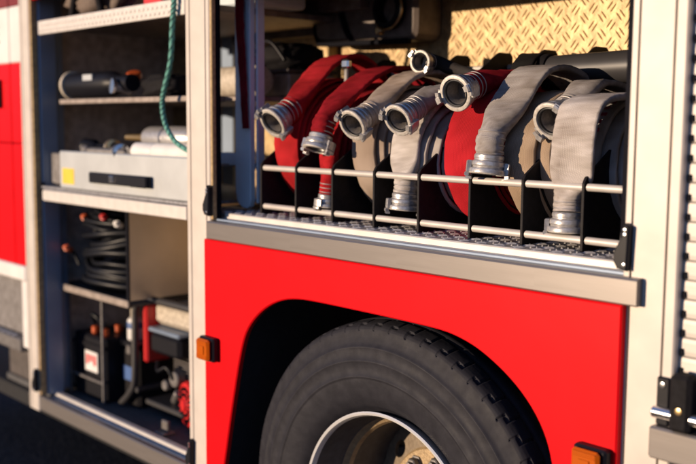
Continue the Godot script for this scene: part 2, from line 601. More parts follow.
func doors_and_pillars() -> void:
	# left pillar (between crew door and first locker)
	pillar(-3.683, -3.600, 0.385, 2.75, [-3.664], 0.03, "pillar_alu")
	box("pillar_edge", Vector3(-3.5995, 0.45, -0.030), Vector3(-3.588, 2.03, -0.004), "ochre_seal", engine, 0.002)
	box("shutter_guide", Vector3(-3.62, 0.45, -0.10), Vector3(-3.578, 2.03, -0.031), "jamb_blue", engine, 0.003)
	box("locker_jamb", Vector3(-3.70, 0.45, -0.15), Vector3(-3.622, 2.6, -0.102), "jamb_blue", engine, 0.004)
	# middle pillar
	pillar(-2.522, -2.397, 0.36, 2.03, [-2.499, -2.417], 0.03, "pillar_alu")
	box("pillar_edge", Vector3(-2.3965, 1.245, -0.016), Vector3(-2.386, 2.03, -0.001), "ochre_seal", engine, 0.002)
	box("shutter_guide", Vector3(-2.41, 1.245, -0.034), Vector3(-2.3865, 2.03, -0.0165), "seal", engine, 0.002)
	# right pillar
	pillar(-1.0065, -0.893, 0.36, 2.03, [-0.990, -0.917], 0.05, "pillar_alu")
	box("shutter_guide", Vector3(-1.022, 1.256, -0.050), Vector3(-1.0075, 2.03, -0.010), "seal", engine, 0.002)
	# crew door left of the first pillar: white top, red middle, white foot, grey skirt, step
	var door := Node3D.new()
	door.name = "crew_door"
	engine.add_child(door, true)
	for s in [[-3.783, -3.686], [-5.2, -3.789]]:
		box("door_panel", Vector3(s[0], 1.981, -0.03), Vector3(s[1], 2.745, -0.004), "strap_red", door, 0.004)
		box("door_panel", Vector3(s[0], 1.762, -0.03), Vector3(s[1], 1.980, -0.004), "white_paint", door, 0.004)
		box("door_panel", Vector3(s[0], 1.447, -0.03), Vector3(s[1], 1.761, -0.004), "red_paint", door, 0.004)
		box("door_panel", Vector3(s[0], 0.958, -0.03), Vector3(s[1], 1.444, -0.004), "red_paint", door, 0.004)
	box("door_frame", Vector3(-5.2, 0.958, -0.06), Vector3(-3.684, 2.745, -0.031), "seal", door, 0.002)
	box("door_foot", Vector3(-5.2, 0.895, -0.05), Vector3(-3.684, 0.956, 0.004), "white_paint", door, 0.006)
	box("door_handle", Vector3(-4.02, 1.585, -0.003), Vector3(-3.868, 1.70, 0.012), "black_plastic", door, 0.006)
	box("skirt_panel", Vector3(-5.2, 0.66, -0.07), Vector3(-3.70, 0.894, -0.03), "skirt_grey", engine, 0.004)
	box("skirt_post", Vector3(-3.735, 0.62, -0.05), Vector3(-3.684, 0.894, -0.002), "white_paint", engine, 0.004)
	box("step_plate", Vector3(-5.2, 0.60, -0.25), Vector3(-3.735, 0.655, 0.01), "dark_steel", engine, 0.004)
	tread("tread_pattern", Vector3(-4.9, 0.6555, -0.0), Vector3(1.15, 0, 0), Vector3(0, 0, -0.22), Vector3.UP, 0.05, 0.022, "floor_bar", engine)
	# letter at the frame's edge, on the white band
	var tm := TextMesh.new()
	tm.text = "E"
	var f := SystemFont.new()
	f.font_names = PackedStringArray(["Droid Sans"])
	f.font_weight = 700
	tm.font = f
	tm.font_size = 64
	tm.pixel_size = 0.0016
	tm.depth = 0.001
	var e := place("lettering", tm, "seal", door)
	e.position = Vector3(-3.905, 1.878, -0.0033)

# ------------------------------------------------------------------ lockers
func compartments() -> void:
	# rear wall of tread plate, shared by both lockers
	var wall := box("back_wall", Vector3(-4.1, 0.42, BACK - 0.03), Vector3(-0.96, 2.6, BACK), "tread_plate", engine, 0.0)
	tread("tread_pattern", Vector3(-2.75, 1.55, BACK + 0.0002), Vector3(1.79, 0, 0), Vector3(0, 0.62, 0), Vector3.BACK, 0.058, 0.0245, "tread_bar", wall)
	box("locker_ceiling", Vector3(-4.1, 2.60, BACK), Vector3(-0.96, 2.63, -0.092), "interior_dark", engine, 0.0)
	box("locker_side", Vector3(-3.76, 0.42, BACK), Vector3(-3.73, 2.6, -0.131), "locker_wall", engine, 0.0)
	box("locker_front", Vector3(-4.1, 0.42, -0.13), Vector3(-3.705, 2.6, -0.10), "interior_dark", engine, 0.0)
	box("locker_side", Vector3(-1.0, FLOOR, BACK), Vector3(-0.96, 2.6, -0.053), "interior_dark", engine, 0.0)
	# hose compartment floor
	var fl := box("compartment_floor", Vector3(-2.60, FLOOR - 0.03, BACK), Vector3(-1.001, FLOOR, -0.052), "floor_plate", engine, 0.002)
	tread("tread_pattern", Vector3(-2.42, FLOOR + 0.0002, -0.057), Vector3(1.40, 0, 0), Vector3(0, 0, -0.28), Vector3.UP, 0.052, 0.0215, "floor_bar", fl, 0.03, 0.006, 0.0025)
	# wall between first locker and wheel well
	box("locker_side", Vector3(-2.50, 0.42, BACK), Vector3(-2.425, FLOOR - 0.031, -0.055), "shelf_alu", engine, 0.0)
	# first locker: sill and floor
	box("locker_sill", Vector3(-3.705, 0.388, -0.028), Vector3(-2.47, 0.446, -0.0045), "steel", engine, 0.004)
	box("sill_groove", Vector3(-3.60, 0.40, -0.058), Vector3(-2.50, 0.436, -0.0285), "jamb_blue", engine, 0.001)
	box("sill_lip", Vector3(-3.60, 0.40, -0.085), Vector3(-2.50, 0.455, -0.0585), "cream_lip", engine, 0.003)
	box("locker_floor", Vector3(-4.1, 0.406, BACK), Vector3(-2.50, 0.432, -0.0855), "floor_mat", engine, 0.001)
	# upper shelf with stamped front edge
	var sh := box("shelf", Vector3(-3.515, 1.875, BACK), Vector3(-2.524, 1.895, -0.006), "interior_alu", engine, 0.001)
	box("shelf_edge", Vector3(-3.517, 1.855, -0.0055), Vector3(-2.524, 1.906, 0.0), "shelf_alu", sh, 0.002)
	var st := mb()
	for k in 36:
		for r in 2:
			var x := -3.505 + k * 0.0268 + (0.0134 if r == 1 else 0.0)
			bx(st, Vector3(x, 1.864 + r * 0.019, -0.0001), Vector3(x + 0.012, 1.873 + r * 0.019, 0.0022), 0.0015)
	var dots := commit("stamped_pattern", st, "shelf_alu", sh)
	dots.set_meta("kind", "stuff")
	# middle shelf, running through behind the pillar
	sh = box("shelf", Vector3(-3.70, 1.600, BACK), Vector3(-2.43, 1.614, -0.152), "interior_alu", engine, 0.002)
	box("shelf_edge", Vector3(-3.47, 1.598, -0.1515), Vector3(-2.53, 1.6155, -0.055), "interior_alu", sh, 0.002)
	# posts inside
	box("locker_post", Vector3(-3.30, 0.44, BACK + 0.002), Vector3(-3.22, 2.59, BACK + 0.04), "jamb_blue", engine, 0.003)
	box("locker_post", Vector3(-2.70, 0.44, BACK + 0.002), Vector3(-2.63, 2.59, BACK + 0.05), "tread_plate", engine, 0.003)
	# blue grey post with rounded foot, standing on the compartment floor
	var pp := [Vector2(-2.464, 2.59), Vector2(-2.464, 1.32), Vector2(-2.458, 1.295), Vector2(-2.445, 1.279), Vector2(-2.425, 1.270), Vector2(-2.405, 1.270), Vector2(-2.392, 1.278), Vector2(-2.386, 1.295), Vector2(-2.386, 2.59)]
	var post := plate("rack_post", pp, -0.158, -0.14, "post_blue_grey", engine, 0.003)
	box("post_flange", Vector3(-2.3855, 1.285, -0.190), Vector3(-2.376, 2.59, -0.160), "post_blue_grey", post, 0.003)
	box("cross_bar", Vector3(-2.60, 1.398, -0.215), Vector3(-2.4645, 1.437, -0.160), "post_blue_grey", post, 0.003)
	# dark beams high up behind the post
	box("roof_beam", Vector3(-3.2, 1.905, -0.62), Vector3(-2.35, 1.955, -0.56), "interior_alu", engine, 0.003)
	box("roof_beam", Vector3(-3.2, 1.845, -0.70), Vector3(-2.40, 1.885, -0.66), "interior_dark", engine, 0.003)
	# pull-out tray: front, side bracket, base rail, handle, sticker
	var tray := Node3D.new()
	tray.name = "pull_out_drawer"
	engine.add_child(tray, true)
	box("drawer_front", Vector3(-3.385, 1.288, -0.024), Vector3(-2.524, 1.425, -0.008), "drawer_grey", tray, 0.004)
	box("drawer_bracket", Vector3(-3.560, 1.292, -0.075), Vector3(-3.412, 1.412, -0.060), "skirt_grey", tray, 0.004)  # darker grey than the front: the bracket's shade is put into its colour
	box("drawer_base", Vector3(-3.548, 1.276, -0.62), Vector3(-2.524, 1.286, -0.012), "floor_plate", tray, 0.001)
	box("drawer_tray", Vector3(-3.385, 1.395, -0.60), Vector3(-2.524, 1.403, -0.0245), "interior_alu", tray, 0.001)
	plate("drawer_rail", [Vector2(-3.515, 1.237), Vector2(-3.508, 1.2325), Vector2(-2.524, 1.2325), Vector2(-2.524, 1.274), Vector2(-3.508, 1.274), Vector2(-3.515, 1.269)], -0.012, 0.002, "shelf_alu", tray, 0.002)
	var hd := box("drawer_handle", Vector3(-3.135, 1.319, -0.0075), Vector3(-2.735, 1.357, 0.008), "black_plastic", tray, 0.004)
	box("handle_lock", Vector3(-2.985, 1.328, 0.0082), Vector3(-2.955, 1.350, 0.012), "chrome", hd, 0.002)
	box("handle_end", Vector3(-2.842, 1.319, 0.0082), Vector3(-2.735, 1.357, 0.018), "black_plastic", hd, 0.004)
	box("sticker", Vector3(-3.362, 1.305, -0.0078), Vector3(-3.272, 1.362, -0.0068), "sticker_yellow", tray, 0.0)
	# black trims of the opening
	box("drawer_stop", Vector3(-3.57, 1.255, -0.028), Vector3(-3.55, 1.30, -0.012), "seal", engine, 0.003)
	# hanging basket for the black cables: bottom, rail and right side panel
	var bk := Node3D.new()
	bk.name = "cable_basket"
	engine.add_child(bk, true)
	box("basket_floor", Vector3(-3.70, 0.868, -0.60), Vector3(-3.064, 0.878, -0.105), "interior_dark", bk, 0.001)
	box("basket_rail", Vector3(-3.70, 0.866, -0.1045), Vector3(-3.058, 0.893, -0.095), "interior_alu", bk, 0.003)
	box("basket_side", Vector3(-3.062, 0.893, -0.70), Vector3(-3.052, 1.231, -0.102), "basket_alu", bk, 0.001)
	box("basket_trim", Vector3(-3.066, 0.894, -0.1015), Vector3(-3.050, 1.231, -0.095), "seal", bk, 0.001)

# ------------------------------------------------------------------ hose rack
func hose_rack() -> void:
	var rack := Node3D.new()
	rack.name = "hose_rack"
	engine.add_child(rack, true)
	var dx := [-2.294, -2.133, -1.977, -1.814, -1.655, -1.489, -1.335, -1.176]
	var prof := PackedVector2Array([Vector2(0.11, FLOOR), Vector2(0.11, 1.408), Vector2(0.118, 1.420), Vector2(0.60, 1.734), Vector2(0.615, 1.741), Vector2(0.665, 1.741), Vector2(0.675, 1.731), Vector2(0.675, FLOOR)])
	var first: Mesh = null
	for x in dx:
		if first == null:
			var st := mb()
			# polygon x runs towards -z, extrusion runs along -x .. centred
			extrude(st, prof, -0.0032, 0.0032, 0.0008, Transform3D(Basis(Vector3.FORWARD, Vector3.UP, Vector3.RIGHT), Vector3.ZERO))
			var o := commit("divider", st, "rack_black", rack)
			o.position.x = x
			first = o.mesh
		else:
			var o := place("divider", first, "rack_black", rack)
			o.position.x = x
	var spans := []
	for i in dx.size():
		var a: float = dx[i] + 0.0034
		var b: float = (dx[i + 1] - 0.0034) if i + 1 < dx.size() else -1.062
		spans.append([a, b])
	for s in spans:
		for yz in [Vector2(1.400, -0.1215), Vector2(1.286, -0.1215), Vector2(1.700, -0.655)]:
			var st := mb()
			cyl(st, Vector3(s[0], yz.x, yz.y), Vector3(s[1], yz.x, yz.y), 0.0085, 16, 0.002)
			commit("rod", st, "rod", rack)
	box("rack_end", Vector3(-1.062, FLOOR + 0.001, -0.16), Vector3(-1.052, 1.44, -0.10), "rack_black", rack, 0.002)

# ------------------------------------------------------------------ wheel
func tyre_profile() -> Array:
	# r, z (outwards +): from the bead on the outer side over the tread to the inner side
	return [Vector2(0.290, -0.035), Vector2(0.302, -0.026), Vector2(0.312, -0.020), Vector2(0.322, -0.008), Vector2(0.345, 0.004), Vector2(0.370, 0.011), Vector2(0.392, 0.0145), Vector2(0.3955, 0.0145), Vector2(0.398, 0.0175), Vector2(0.4015, 0.0175), Vector2(0.404, 0.0145),
		Vector2(0.42, 0.0155), Vector2(0.436, 0.0155), Vector2(0.438, 0.017), Vector2(0.441, 0.017), Vector2(0.443, 0.0145), Vector2(0.455, 0.0125), Vector2(0.470, 0.009), Vector2(0.472, 0.010), Vector2(0.475, 0.0095), Vector2(0.477, 0.006), Vector2(0.487, 0.002), Vector2(0.497, -0.002), Vector2(0.503, -0.0035),
		Vector2(0.511, -0.005), Vector2(0.517, -0.0065), Vector2(0.523, -0.010), Vector2(0.528, -0.016), Vector2(0.5315, -0.024), Vector2(0.5335, -0.032), Vector2(0.535, -0.040), Vector2(0.536, -0.048), Vector2(0.5365, -0.054),
		Vector2(0.5365, -0.056), Vector2(0.524, -0.058), Vector2(0.524, -0.066), Vector2(0.537, -0.068), Vector2(0.538, -0.085), Vector2(0.5385, -0.108), Vector2(0.5265, -0.110), Vector2(0.5265, -0.119), Vector2(0.5385, -0.121), Vector2(0.539, -0.140), Vector2(0.5385, -0.158), Vector2(0.5265, -0.160), Vector2(0.5265, -0.169), Vector2(0.5385, -0.171), Vector2(0.537, -0.20),
		Vector2(0.5245, -0.212), Vector2(0.5365, -0.222), Vector2(0.530, -0.26), Vector2(0.51, -0.275), Vector2(0.45, -0.295), Vector2(0.36, -0.285), Vector2(0.29, -0.25)]

func wheel() -> void:
	var ctr := Vector3(-1.675, 0.502, -0.03)
	var wh := Node3D.new()
	wh.name = "wheel"
	engine.add_child(wh, true)
	wh.position = ctr
	var src := tyre_profile()
	var prof := []
	var pos := []
	for i in src.size():
		prof.append(src[i])
		pos.append(float(i))
		if i >= 22 and i <= 34:
			for e in [1.0 / 3.0, 2.0 / 3.0]:
				prof.append(src[i].lerp(src[i + 1], e))
				pos.append(i + e)
	var segs := 1200
	var notches := 60.0
	var st := mb()
	st.set_smooth_group(4)
	var rings := []
	for i in prof.size():
		var p: Vector2 = prof[i]
		var fi: float = pos[i]
		var ring := PackedVector3Array()
		for k in segs:
			var a := TAU * k / segs
			var ph := fposmod(a / TAU * notches, 1.0)
			var r := p.x
			var z := p.y + (0.015 if fi >= 4 else 0.005 * fi)
			# stepped cuts in the shoulder
			var cut := 0.0
			if fi >= 27.6 and fi <= 34.0 and ph > 0.44 and ph < 0.51:
				cut = 1.0
			elif fi >= 27.0 and fi <= 27.8 and ph > 0.44 and ph < 0.82:
				cut = 1.0
			elif fi >= 24.6 and fi <= 27.8 and ph > 0.75 and ph < 0.82:
				cut = 0.8
			if cut > 0:
				var n := Vector2(1, 0) if fi > 30 else Vector2(0.6, 0.8)
				r -= n.x * 0.006 * cut
				z -= n.y * 0.006 * cut
			var wob := NZ.get_noise_3d(cos(a) * 3.0, sin(a) * 3.0, fi * 0.11) * 0.0010
			ring.append(Vector3(cos(a) * (r + wob), sin(a) * (r + wob), z + wob))
		rings.append(ring)
	for i in rings.size() - 1:
		for k in segs:
			var k2 := (k + 1) % segs
			q(st, rings[i][k], rings[i][k2], rings[i + 1][k2], rings[i + 1][k])
	# moderate crispness: normals from shared positions
	commit("tyre", st, "rubber", wh)
	# rim: rolled edge, barrel with a step, deep disc with hand holes
	st = mb()
	lathe(st, [Vector2(0.291, -0.034), Vector2(0.2955, -0.022), Vector2(0.3005, -0.006), Vector2(0.3055, 0.004), Vector2(0.3065, 0.009), Vector2(0.303, 0.012), Vector2(0.2975, 0.010), Vector2(0.2945, 0.003), Vector2(0.2925, -0.004)], 120, Transform3D.IDENTITY)
	commit("rim_edge", st, "rim_edge", wh)
	st = mb()
	lathe(st, [Vector2(0.2925, -0.0042), Vector2(0.2885, -0.018), Vector2(0.286, -0.045), Vector2(0.283, -0.050), Vector2(0.279, -0.085), Vector2(0.276, -0.089)], 120, Transform3D.IDENTITY)
	commit("rim_barrel", st, "rim_paint", wh)
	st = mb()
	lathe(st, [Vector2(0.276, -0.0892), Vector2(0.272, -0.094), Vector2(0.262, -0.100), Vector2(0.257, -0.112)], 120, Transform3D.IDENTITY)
	commit("rim_step", st, "hub_tan", wh)  # tan of rust and dust, with the sunlit look of the step painted in
	st = mb()
	lathe(st, [Vector2(0.257, -0.1122), Vector2(0.254, -0.20), Vector2(0.252, -0.235)], 120, Transform3D.IDENTITY)
	commit("rim_barrel", st, "rim_paint", wh)
	# disc with ten oval hand holes
	st = mb()
	var holes := 10
	for h in holes:
		var a0 := TAU * h / holes
		var rm := 0.208
		for k in 24:
			var b0 := TAU * k / 24.0
			var b1 := TAU * (k + 1) / 24.0
			var out := []
			for b in [b0, b1]:
				var cx := cos(b)
				var cy := sin(b)
				var inner := Vector2(rm + cx * 0.021, cy * 0.028)
				# outer boundary of the sector cell
				var s: float = minf(0.045 / maxf(absf(cx), 0.0001), (PI / holes) * rm / maxf(absf(cy), 0.0001))
				var outer := Vector2(rm + cx * s, cy * s)
				out.append([inner, outer])
			var f := func(v: Vector2, dz: float) -> Vector3:
				var an: float = a0 + v.y / rm
				var zz: float = -0.235 + dz + (0.252 - v.x) * 0.28
				return Vector3(cos(an) * v.x, sin(an) * v.x, zz)
			q(st, f.call(out[0][0], 0.0), f.call(out[0][1], 0.0), f.call(out[1][1], 0.0), f.call(out[1][0], 0.0))
			q(st, f.call(out[0][0], -0.014), f.call(out[0][0], 0.0), f.call(out[1][0], 0.0), f.call(out[1][0], -0.014))
	commit("rim_disc", st, "disc_tan", wh)
	# hub flange, bolts and centre
	st = mb()
	lathe(st, [Vector2(0.170, -0.215), Vector2(0.172, -0.201), Vector2(0.166, -0.193), Vector2(0.112, -0.191), Vector2(0.106, -0.180), Vector2(0.102, -0.140), Vector2(0.094, -0.123), Vector2(0.080, -0.119), Vector2(0.0, -0.117)], 64, Transform3D.IDENTITY)
	commit("hub", st, "hub_tan", wh)
	var nut: Mesh = null
	for k in 10:
		var a := TAU * (k + 0.42) / 10
		if nut == null:
			st = mb()
			lathe(st, [Vector2(0.021, 0.0), Vector2(0.021, 0.005), Vector2(0.0165, 0.0055), Vector2(0.0165, 0.022), Vector2(0.0135, 0.025), Vector2(0.009, 0.0255), Vector2(0.009, 0.036), Vector2(0.0, 0.037)], 6, Transform3D.IDENTITY)
			var o := commit("wheel_nut", st, "dark_steel", wh)
			nut = o.mesh
			o.position = Vector3(cos(a) * 0.137, sin(a) * 0.137, -0.192)
		else:
			var o := place("wheel_nut", nut, "dark_steel", wh)
			o.position = Vector3(cos(a) * 0.137, sin(a) * 0.137, -0.192)
	st = mb()
	lathe(st, [Vector2(0.20, -0.60), Vector2(0.22, -0.34), Vector2(0.235, -0.295), Vector2(0.0, -0.29)], 32, Transform3D.IDENTITY)
	commit("brake_drum", st, "under_black", wh)

# ------------------------------------------------------------------ right locker shutter
func shutter() -> void:
	var sh := Node3D.new()
	sh.name = "roller_shutter"
	engine.add_child(sh, true)
	var st := mb()
	var pr := PackedVector2Array([Vector2(-0.010, 0.0), Vector2(-0.001, 0.0006), Vector2(0.0005, 0.002), Vector2(0.0014, 0.010), Vector2(0.0014, 0.027), Vector2(0.0005, 0.0335), Vector2(-0.001, 0.0352), Vector2(-0.010, 0.0358)])
	extrude(st, pr, 0.0, 1.737, 0.0, Transform3D(Basis(Vector3(0, 0, 1), Vector3.UP, Vector3(-1, 0, 0)), Vector3(0.845, 0, -0.020)))
	var slat: Mesh = null
	st.index()
	st.generate_normals()
	slat = st.commit()
	var n := 26
	for k in n:
		var o := place("slat", slat, "pillar_alu", sh)
		o.position.y = 1.066 + k * 0.0362
		o.position.x = 0.0
		# end clip in the guide
		if k < 24:
			box("slat_clip", Vector3(-0.8905, 1.066 + k * 0.0362 + 0.002, -0.019), Vector3(-0.882, 1.066 + k * 0.0362 + 0.015, -0.0155), "seal", o, 0.001, Transform3D(Basis.IDENTITY, Vector3(0, -(1.066 + k * 0.0362), 0)))
	box("shutter_backing", Vector3(-0.8925, 0.95, -0.045), Vector3(0.85, 1.984, -0.034), "seal", sh, 0.0)
	box("bottom_rail", Vector3(-0.8915, 0.970, -0.032), Vector3(0.84, 1.064, -0.010), "black_plastic", sh, 0.004)
	# lock bar under the shutter
	st = mb()
	cyl(st, Vector3(-0.924, 0.995, 0.013), Vector3(0.80, 0.995, 0.013), 0.0115, 24, 0.003)
	commit("lock_bar", st, "chrome", sh)
	var strap := box("strap", Vector3(-0.885, 0.9685, -0.008), Vector3(-0.842, 1.078, 0.029), "black_matt", sh, 0.008)
	st = mb()
	lathe(st, [Vector2(0.007, 0), Vector2(0.0065, 0.002), Vector2(0.0, 0.0035)], 16, axis_xf(Vector3(-0.863, 1.010, 0.0288), Vector3.BACK))
	commit("rivet", st, "brass", strap)
	box("guide_end", Vector3(-0.921, 0.9685, 0.001), Vector3(-0.894, 1.062, 0.008), "black_plastic", sh, 0.005)
	st = mb()
	lathe(st, [Vector2(0.007, 0), Vector2(0.006, 0.003), Vector2(0.0, 0.004)], 16, axis_xf(Vector3(-0.908, 1.047, 0.0082), Vector3.BACK))
	commit("bolt", st, "chrome", sh)
	box("locker_sill", Vector3(-0.926, 0.906, -0.06), Vector3(0.88, 0.968, 0.022), "steel", engine, 0.004)
	box("body_skirt", Vector3(-0.90, 0.45, -0.10), Vector3(0.88, 0.905, -0.06), "under_black", engine, 0.004)

# ------------------------------------------------------------------ lamps, latches and catches
func marker_lamp(c: Vector3) -> void:
	var lamp := Node3D.new()
	lamp.name = "marker_lamp"
	engine.add_child(lamp, true)
	lamp.position = c
	box("lamp_housing", Vector3(-0.036, -0.036, -0.001), Vector3(0.040, 0.036, 0.022), "black_plastic", lamp, 0.005)
	box("lens", Vector3(-0.032, -0.032, 0.0222), Vector3(0.032, 0.032, 0.036), "amber", lamp, 0.007)
	box("reflector", Vector3(-0.013, -0.013, 0.0362), Vector3(0.013, 0.013, 0.0385), "amber", lamp, 0.002)
	for k in 3:
		for s in [-1.0, 1.0]:
			box("lens_rib", Vector3(-0.026, s * (0.018 + k * 0.0042) - 0.0012, 0.0361), Vector3(0.025, s * (0.018 + k * 0.0042) + 0.0012, 0.0372), "amber", lamp, 0.0005)

func latch(c: Vector3, called: String) -> void:
	var l := Node3D.new()
	l.name = called
	engine.add_child(l, true)
	l.position = c
	plate("latch_lever", [Vector2(-0.012, -0.042), Vector2(0.010, -0.046), Vector2(0.013, 0.040), Vector2(0.002, 0.046), Vector2(-0.004, 0.020), Vector2(-0.020, -0.012), Vector2(-0.020, -0.028)], 0.0, 0.016, "black_plastic", l, 0.003)
	for y in [-0.034, 0.033, 0.024]:
		var st := mb()
		lathe(st, [Vector2(0.0045, 0), Vector2(0.004, 0.002), Vector2(0, 0.0028)], 12, axis_xf(Vector3(0.004, y, 0.0162), Vector3.BACK))
		commit("screw", st, "chrome", l)

func small_fittings() -> void:
	marker_lamp(Vector3(-2.372, 0.861, 0.0185))
	marker_lamp(Vector3(-1.044, 0.864, 0.0185))
	latch(Vector3(-2.395, 1.302, 0.002), "shutter_latch")
	latch(Vector3(-0.999, 1.300, 0.002), "shutter_latch")
	latch(Vector3(-3.607, 0.512, 0.002), "shutter_latch")
	latch(Vector3(-2.505, 0.500, 0.002), "shutter_latch")
	var st := mb()
	cyl(st, Vector3(-1.046, 1.285, -0.07), Vector3(-1.046, 1.320, -0.07), 0.011, 16)
	cyl(st, Vector3(-1.046, 1.375, -0.07), Vector3(-1.046, 1.395, -0.07), 0.009, 16)
	commit("catch_pin", st, "chrome", engine)
	st = mb()
	cyl(st, Vector3(-1.046, 1.3205, -0.07), Vector3(-1.046, 1.345, -0.07), 0.006, 12)
	commit("catch_knob", st, "bright_red", engine)
	# red strap hanging along the blue post
	st = mb()
	var pts := [Vector3(-2.422, 2.2, -0.134), Vector3(-2.424, 1.95, -0.131), Vector3(-2.418, 1.82, -0.127), Vector3(-2.412, 1.70, -0.131), Vector3(-2.400, 1.60, -0.128), Vector3(-2.396, 1.515, -0.13)]
	sweep(st, pts, Vector3.RIGHT, [0.042, 0.042, 0.040, 0.038, 0.034, 0.032], [0.004], Color(0.20, 0.012, 0.022), 12, 6, 3)
	var s := commit_uv("hanging_strap", st, "hose")
	tag(s, "dark red webbing strap hanging down the blue grey post", "strap")

# ------------------------------------------------------------------ hoses
# flat-to-round sweep; widths and thicknesses are full sizes
func lerp_list(l: Array, t: float) -> float:
	if l.size() == 1:
		return l[0]
	var f := t * (l.size() - 1)
	var i := mini(int(f), l.size() - 2)
	return lerpf(l[i], l[i + 1], smoothstep(0.0, 1.0, f - i))

func sweep(st: SurfaceTool, pts: Array, udir, ws: Array, hs: Array, col: Color, n := 22, sub := 9, sd := 1, dirt := 0.30, caps := true) -> void:
	var path := smooth_path(pts, sub)
	if sub > 6:
		for pass_i in 8:
			var sm := path.duplicate()
			for i in range(1, path.size() - sub - 1):
				sm[i] = (path[i - 1] + path[i] * 2.0 + path[i + 1]) * 0.25
			path = sm
	var us := []
	if udir is Array:
		us = smooth_path(udir, sub)
	var rings := []
	var cols := []
	var vs := []
	var dist := 0.0
	for i in path.size():
		var t: Vector3 = (path[mini(i + 1, path.size() - 1)] - path[maxi(i - 1, 0)]).normalized()
		var u0: Vector3 = us[i] if us.size() > 0 else udir
		var u := (u0 - t * u0.dot(t)).normalized()
		var v := t.cross(u)
		if i > 0:
			dist += path[i].distance_to(path[i - 1])
		var f := float(i) / (path.size() - 1)
		var a := lerp_list(ws, f) * 0.5
		var b := minf(lerp_list(hs, f) * 0.5, a)
		var flat := 1.0 - b / a
		var ring := []
		var rc := []
		for k in n + 1:
			var an := TAU * k / n
			var c := cos(an)
			var s := sin(an)
			var x := (a - b) * clampf(c * 2.6, -1, 1) + b * c
			# flat hose: slightly pinched middle with fuller selvedges
			var y := b * s * (1.0 - 0.22 * flat * (1.0 - absf(x) / a))
			var p: Vector3 = path[i] + u * x + v * y
			var nn := NZ.get_noise_3d(p.x * 22.0 + sd * 3.1, p.y * 22.0, p.z * 22.0)
			var n2 := NZ.get_noise_3d(p.x * 60.0, p.y * 60.0 + sd, p.z * 60.0)
			p += v * ((nn * 0.0030 + n2 * 0.0012) * (0.05 + flat))
			ring.append(p)
			var d1 := NZ.get_noise_3d(p.x * 9.0 + sd * 7.7, p.y * 9.0, p.z * 9.0)
			var d2 := NZ.get_noise_3d(p.x * 45.0 - sd * 2.3, p.y * 45.0, p.z * 45.0)
			var d3 := NZ.get_noise_3d(p.x * 130.0, p.y * 130.0, p.z * 130.0 + sd)
			var k2: float = clampf(1.0 + dirt * (1.6 * d1 + 1.1 * d2 + 0.7 * d3), 0.35, 1.35)
			var edge: float = absf(x) / a
			var worn: float = 1.0 + 0.10 * smoothstep(0.86, 1.0, edge)
			rc.append(Color(col.r * k2 * worn, col.g * pow(k2, 1.10) * worn, col.b * pow(k2, 1.22) * worn))
		rings.append(ring)
		cols.append(rc)
		vs.append(dist)
	st.set_smooth_group(5)
	var per: float = 2.0 * ws[0]
	for i in rings.size() - 1:
		for k in n:
			var idx := [[i, k], [i + 1, k + 1], [i, k + 1], [i, k], [i + 1, k], [i + 1, k + 1]]
			for e in idx:
				st.set_color(cols[e[0]][e[1]])
				st.set_uv(Vector2(per * e[1] / n, vs[e[0]]))
				st.add_vertex(rings[e[0]][e[1]])
	if caps:
		st.set_smooth_group(-1)
		for r in [0, rings.size() - 1]:
			for k in range(1, n - 1):
				var ord := [0, k, k + 1] if r == 0 else [0, k + 1, k]
				for e in ord:
					st.set_color(cols[r][e])
					st.set_uv(Vector2(rings[r][e].x, rings[r][e].y))
					st.add_vertex(rings[r][e])

# spiral of flat hose standing on edge; axis along x
func roll(parent: Node, x: float, yc: float, zc: float, R: float, r0: float, turns: float, w: float, tele: float, col: Color, sd: int, end_deg := 110.0) -> void:
	var st := mb()
	var pitch := (R - r0) / turns
	var pts := []
	var steps := int(turns * 36)
	var rng := RandomNumberGenerator.new()
	rng.seed = sd
	for i in steps + 1:
		var f := float(i) / steps
		var a := deg_to_rad(end_deg) - (1.0 - f) * turns * TAU
		var r := r0 + (R - r0) * f - pitch * 0.5
		r += NZ.get_noise_2d(a * 0.5, sd * 9.0) * pitch * 0.20 + sin(a * 2.0 + sd) * pitch * 0.12
		var ox := tele * (1.0 - exp(-(1.0 - f) * turns / 1.3)) + NZ.get_noise_2d(a * 0.35 + 50.0, sd * 5.0) * 0.006
		pts.append(Vector3(x + ox, yc + r * sin(a), zc + r * cos(a)))
	sweep(st, pts, Vector3.RIGHT, [w], [pitch * 0.70], col, 18, 1, sd)
	commit_uv("coiled_roll", st, "hose", parent)

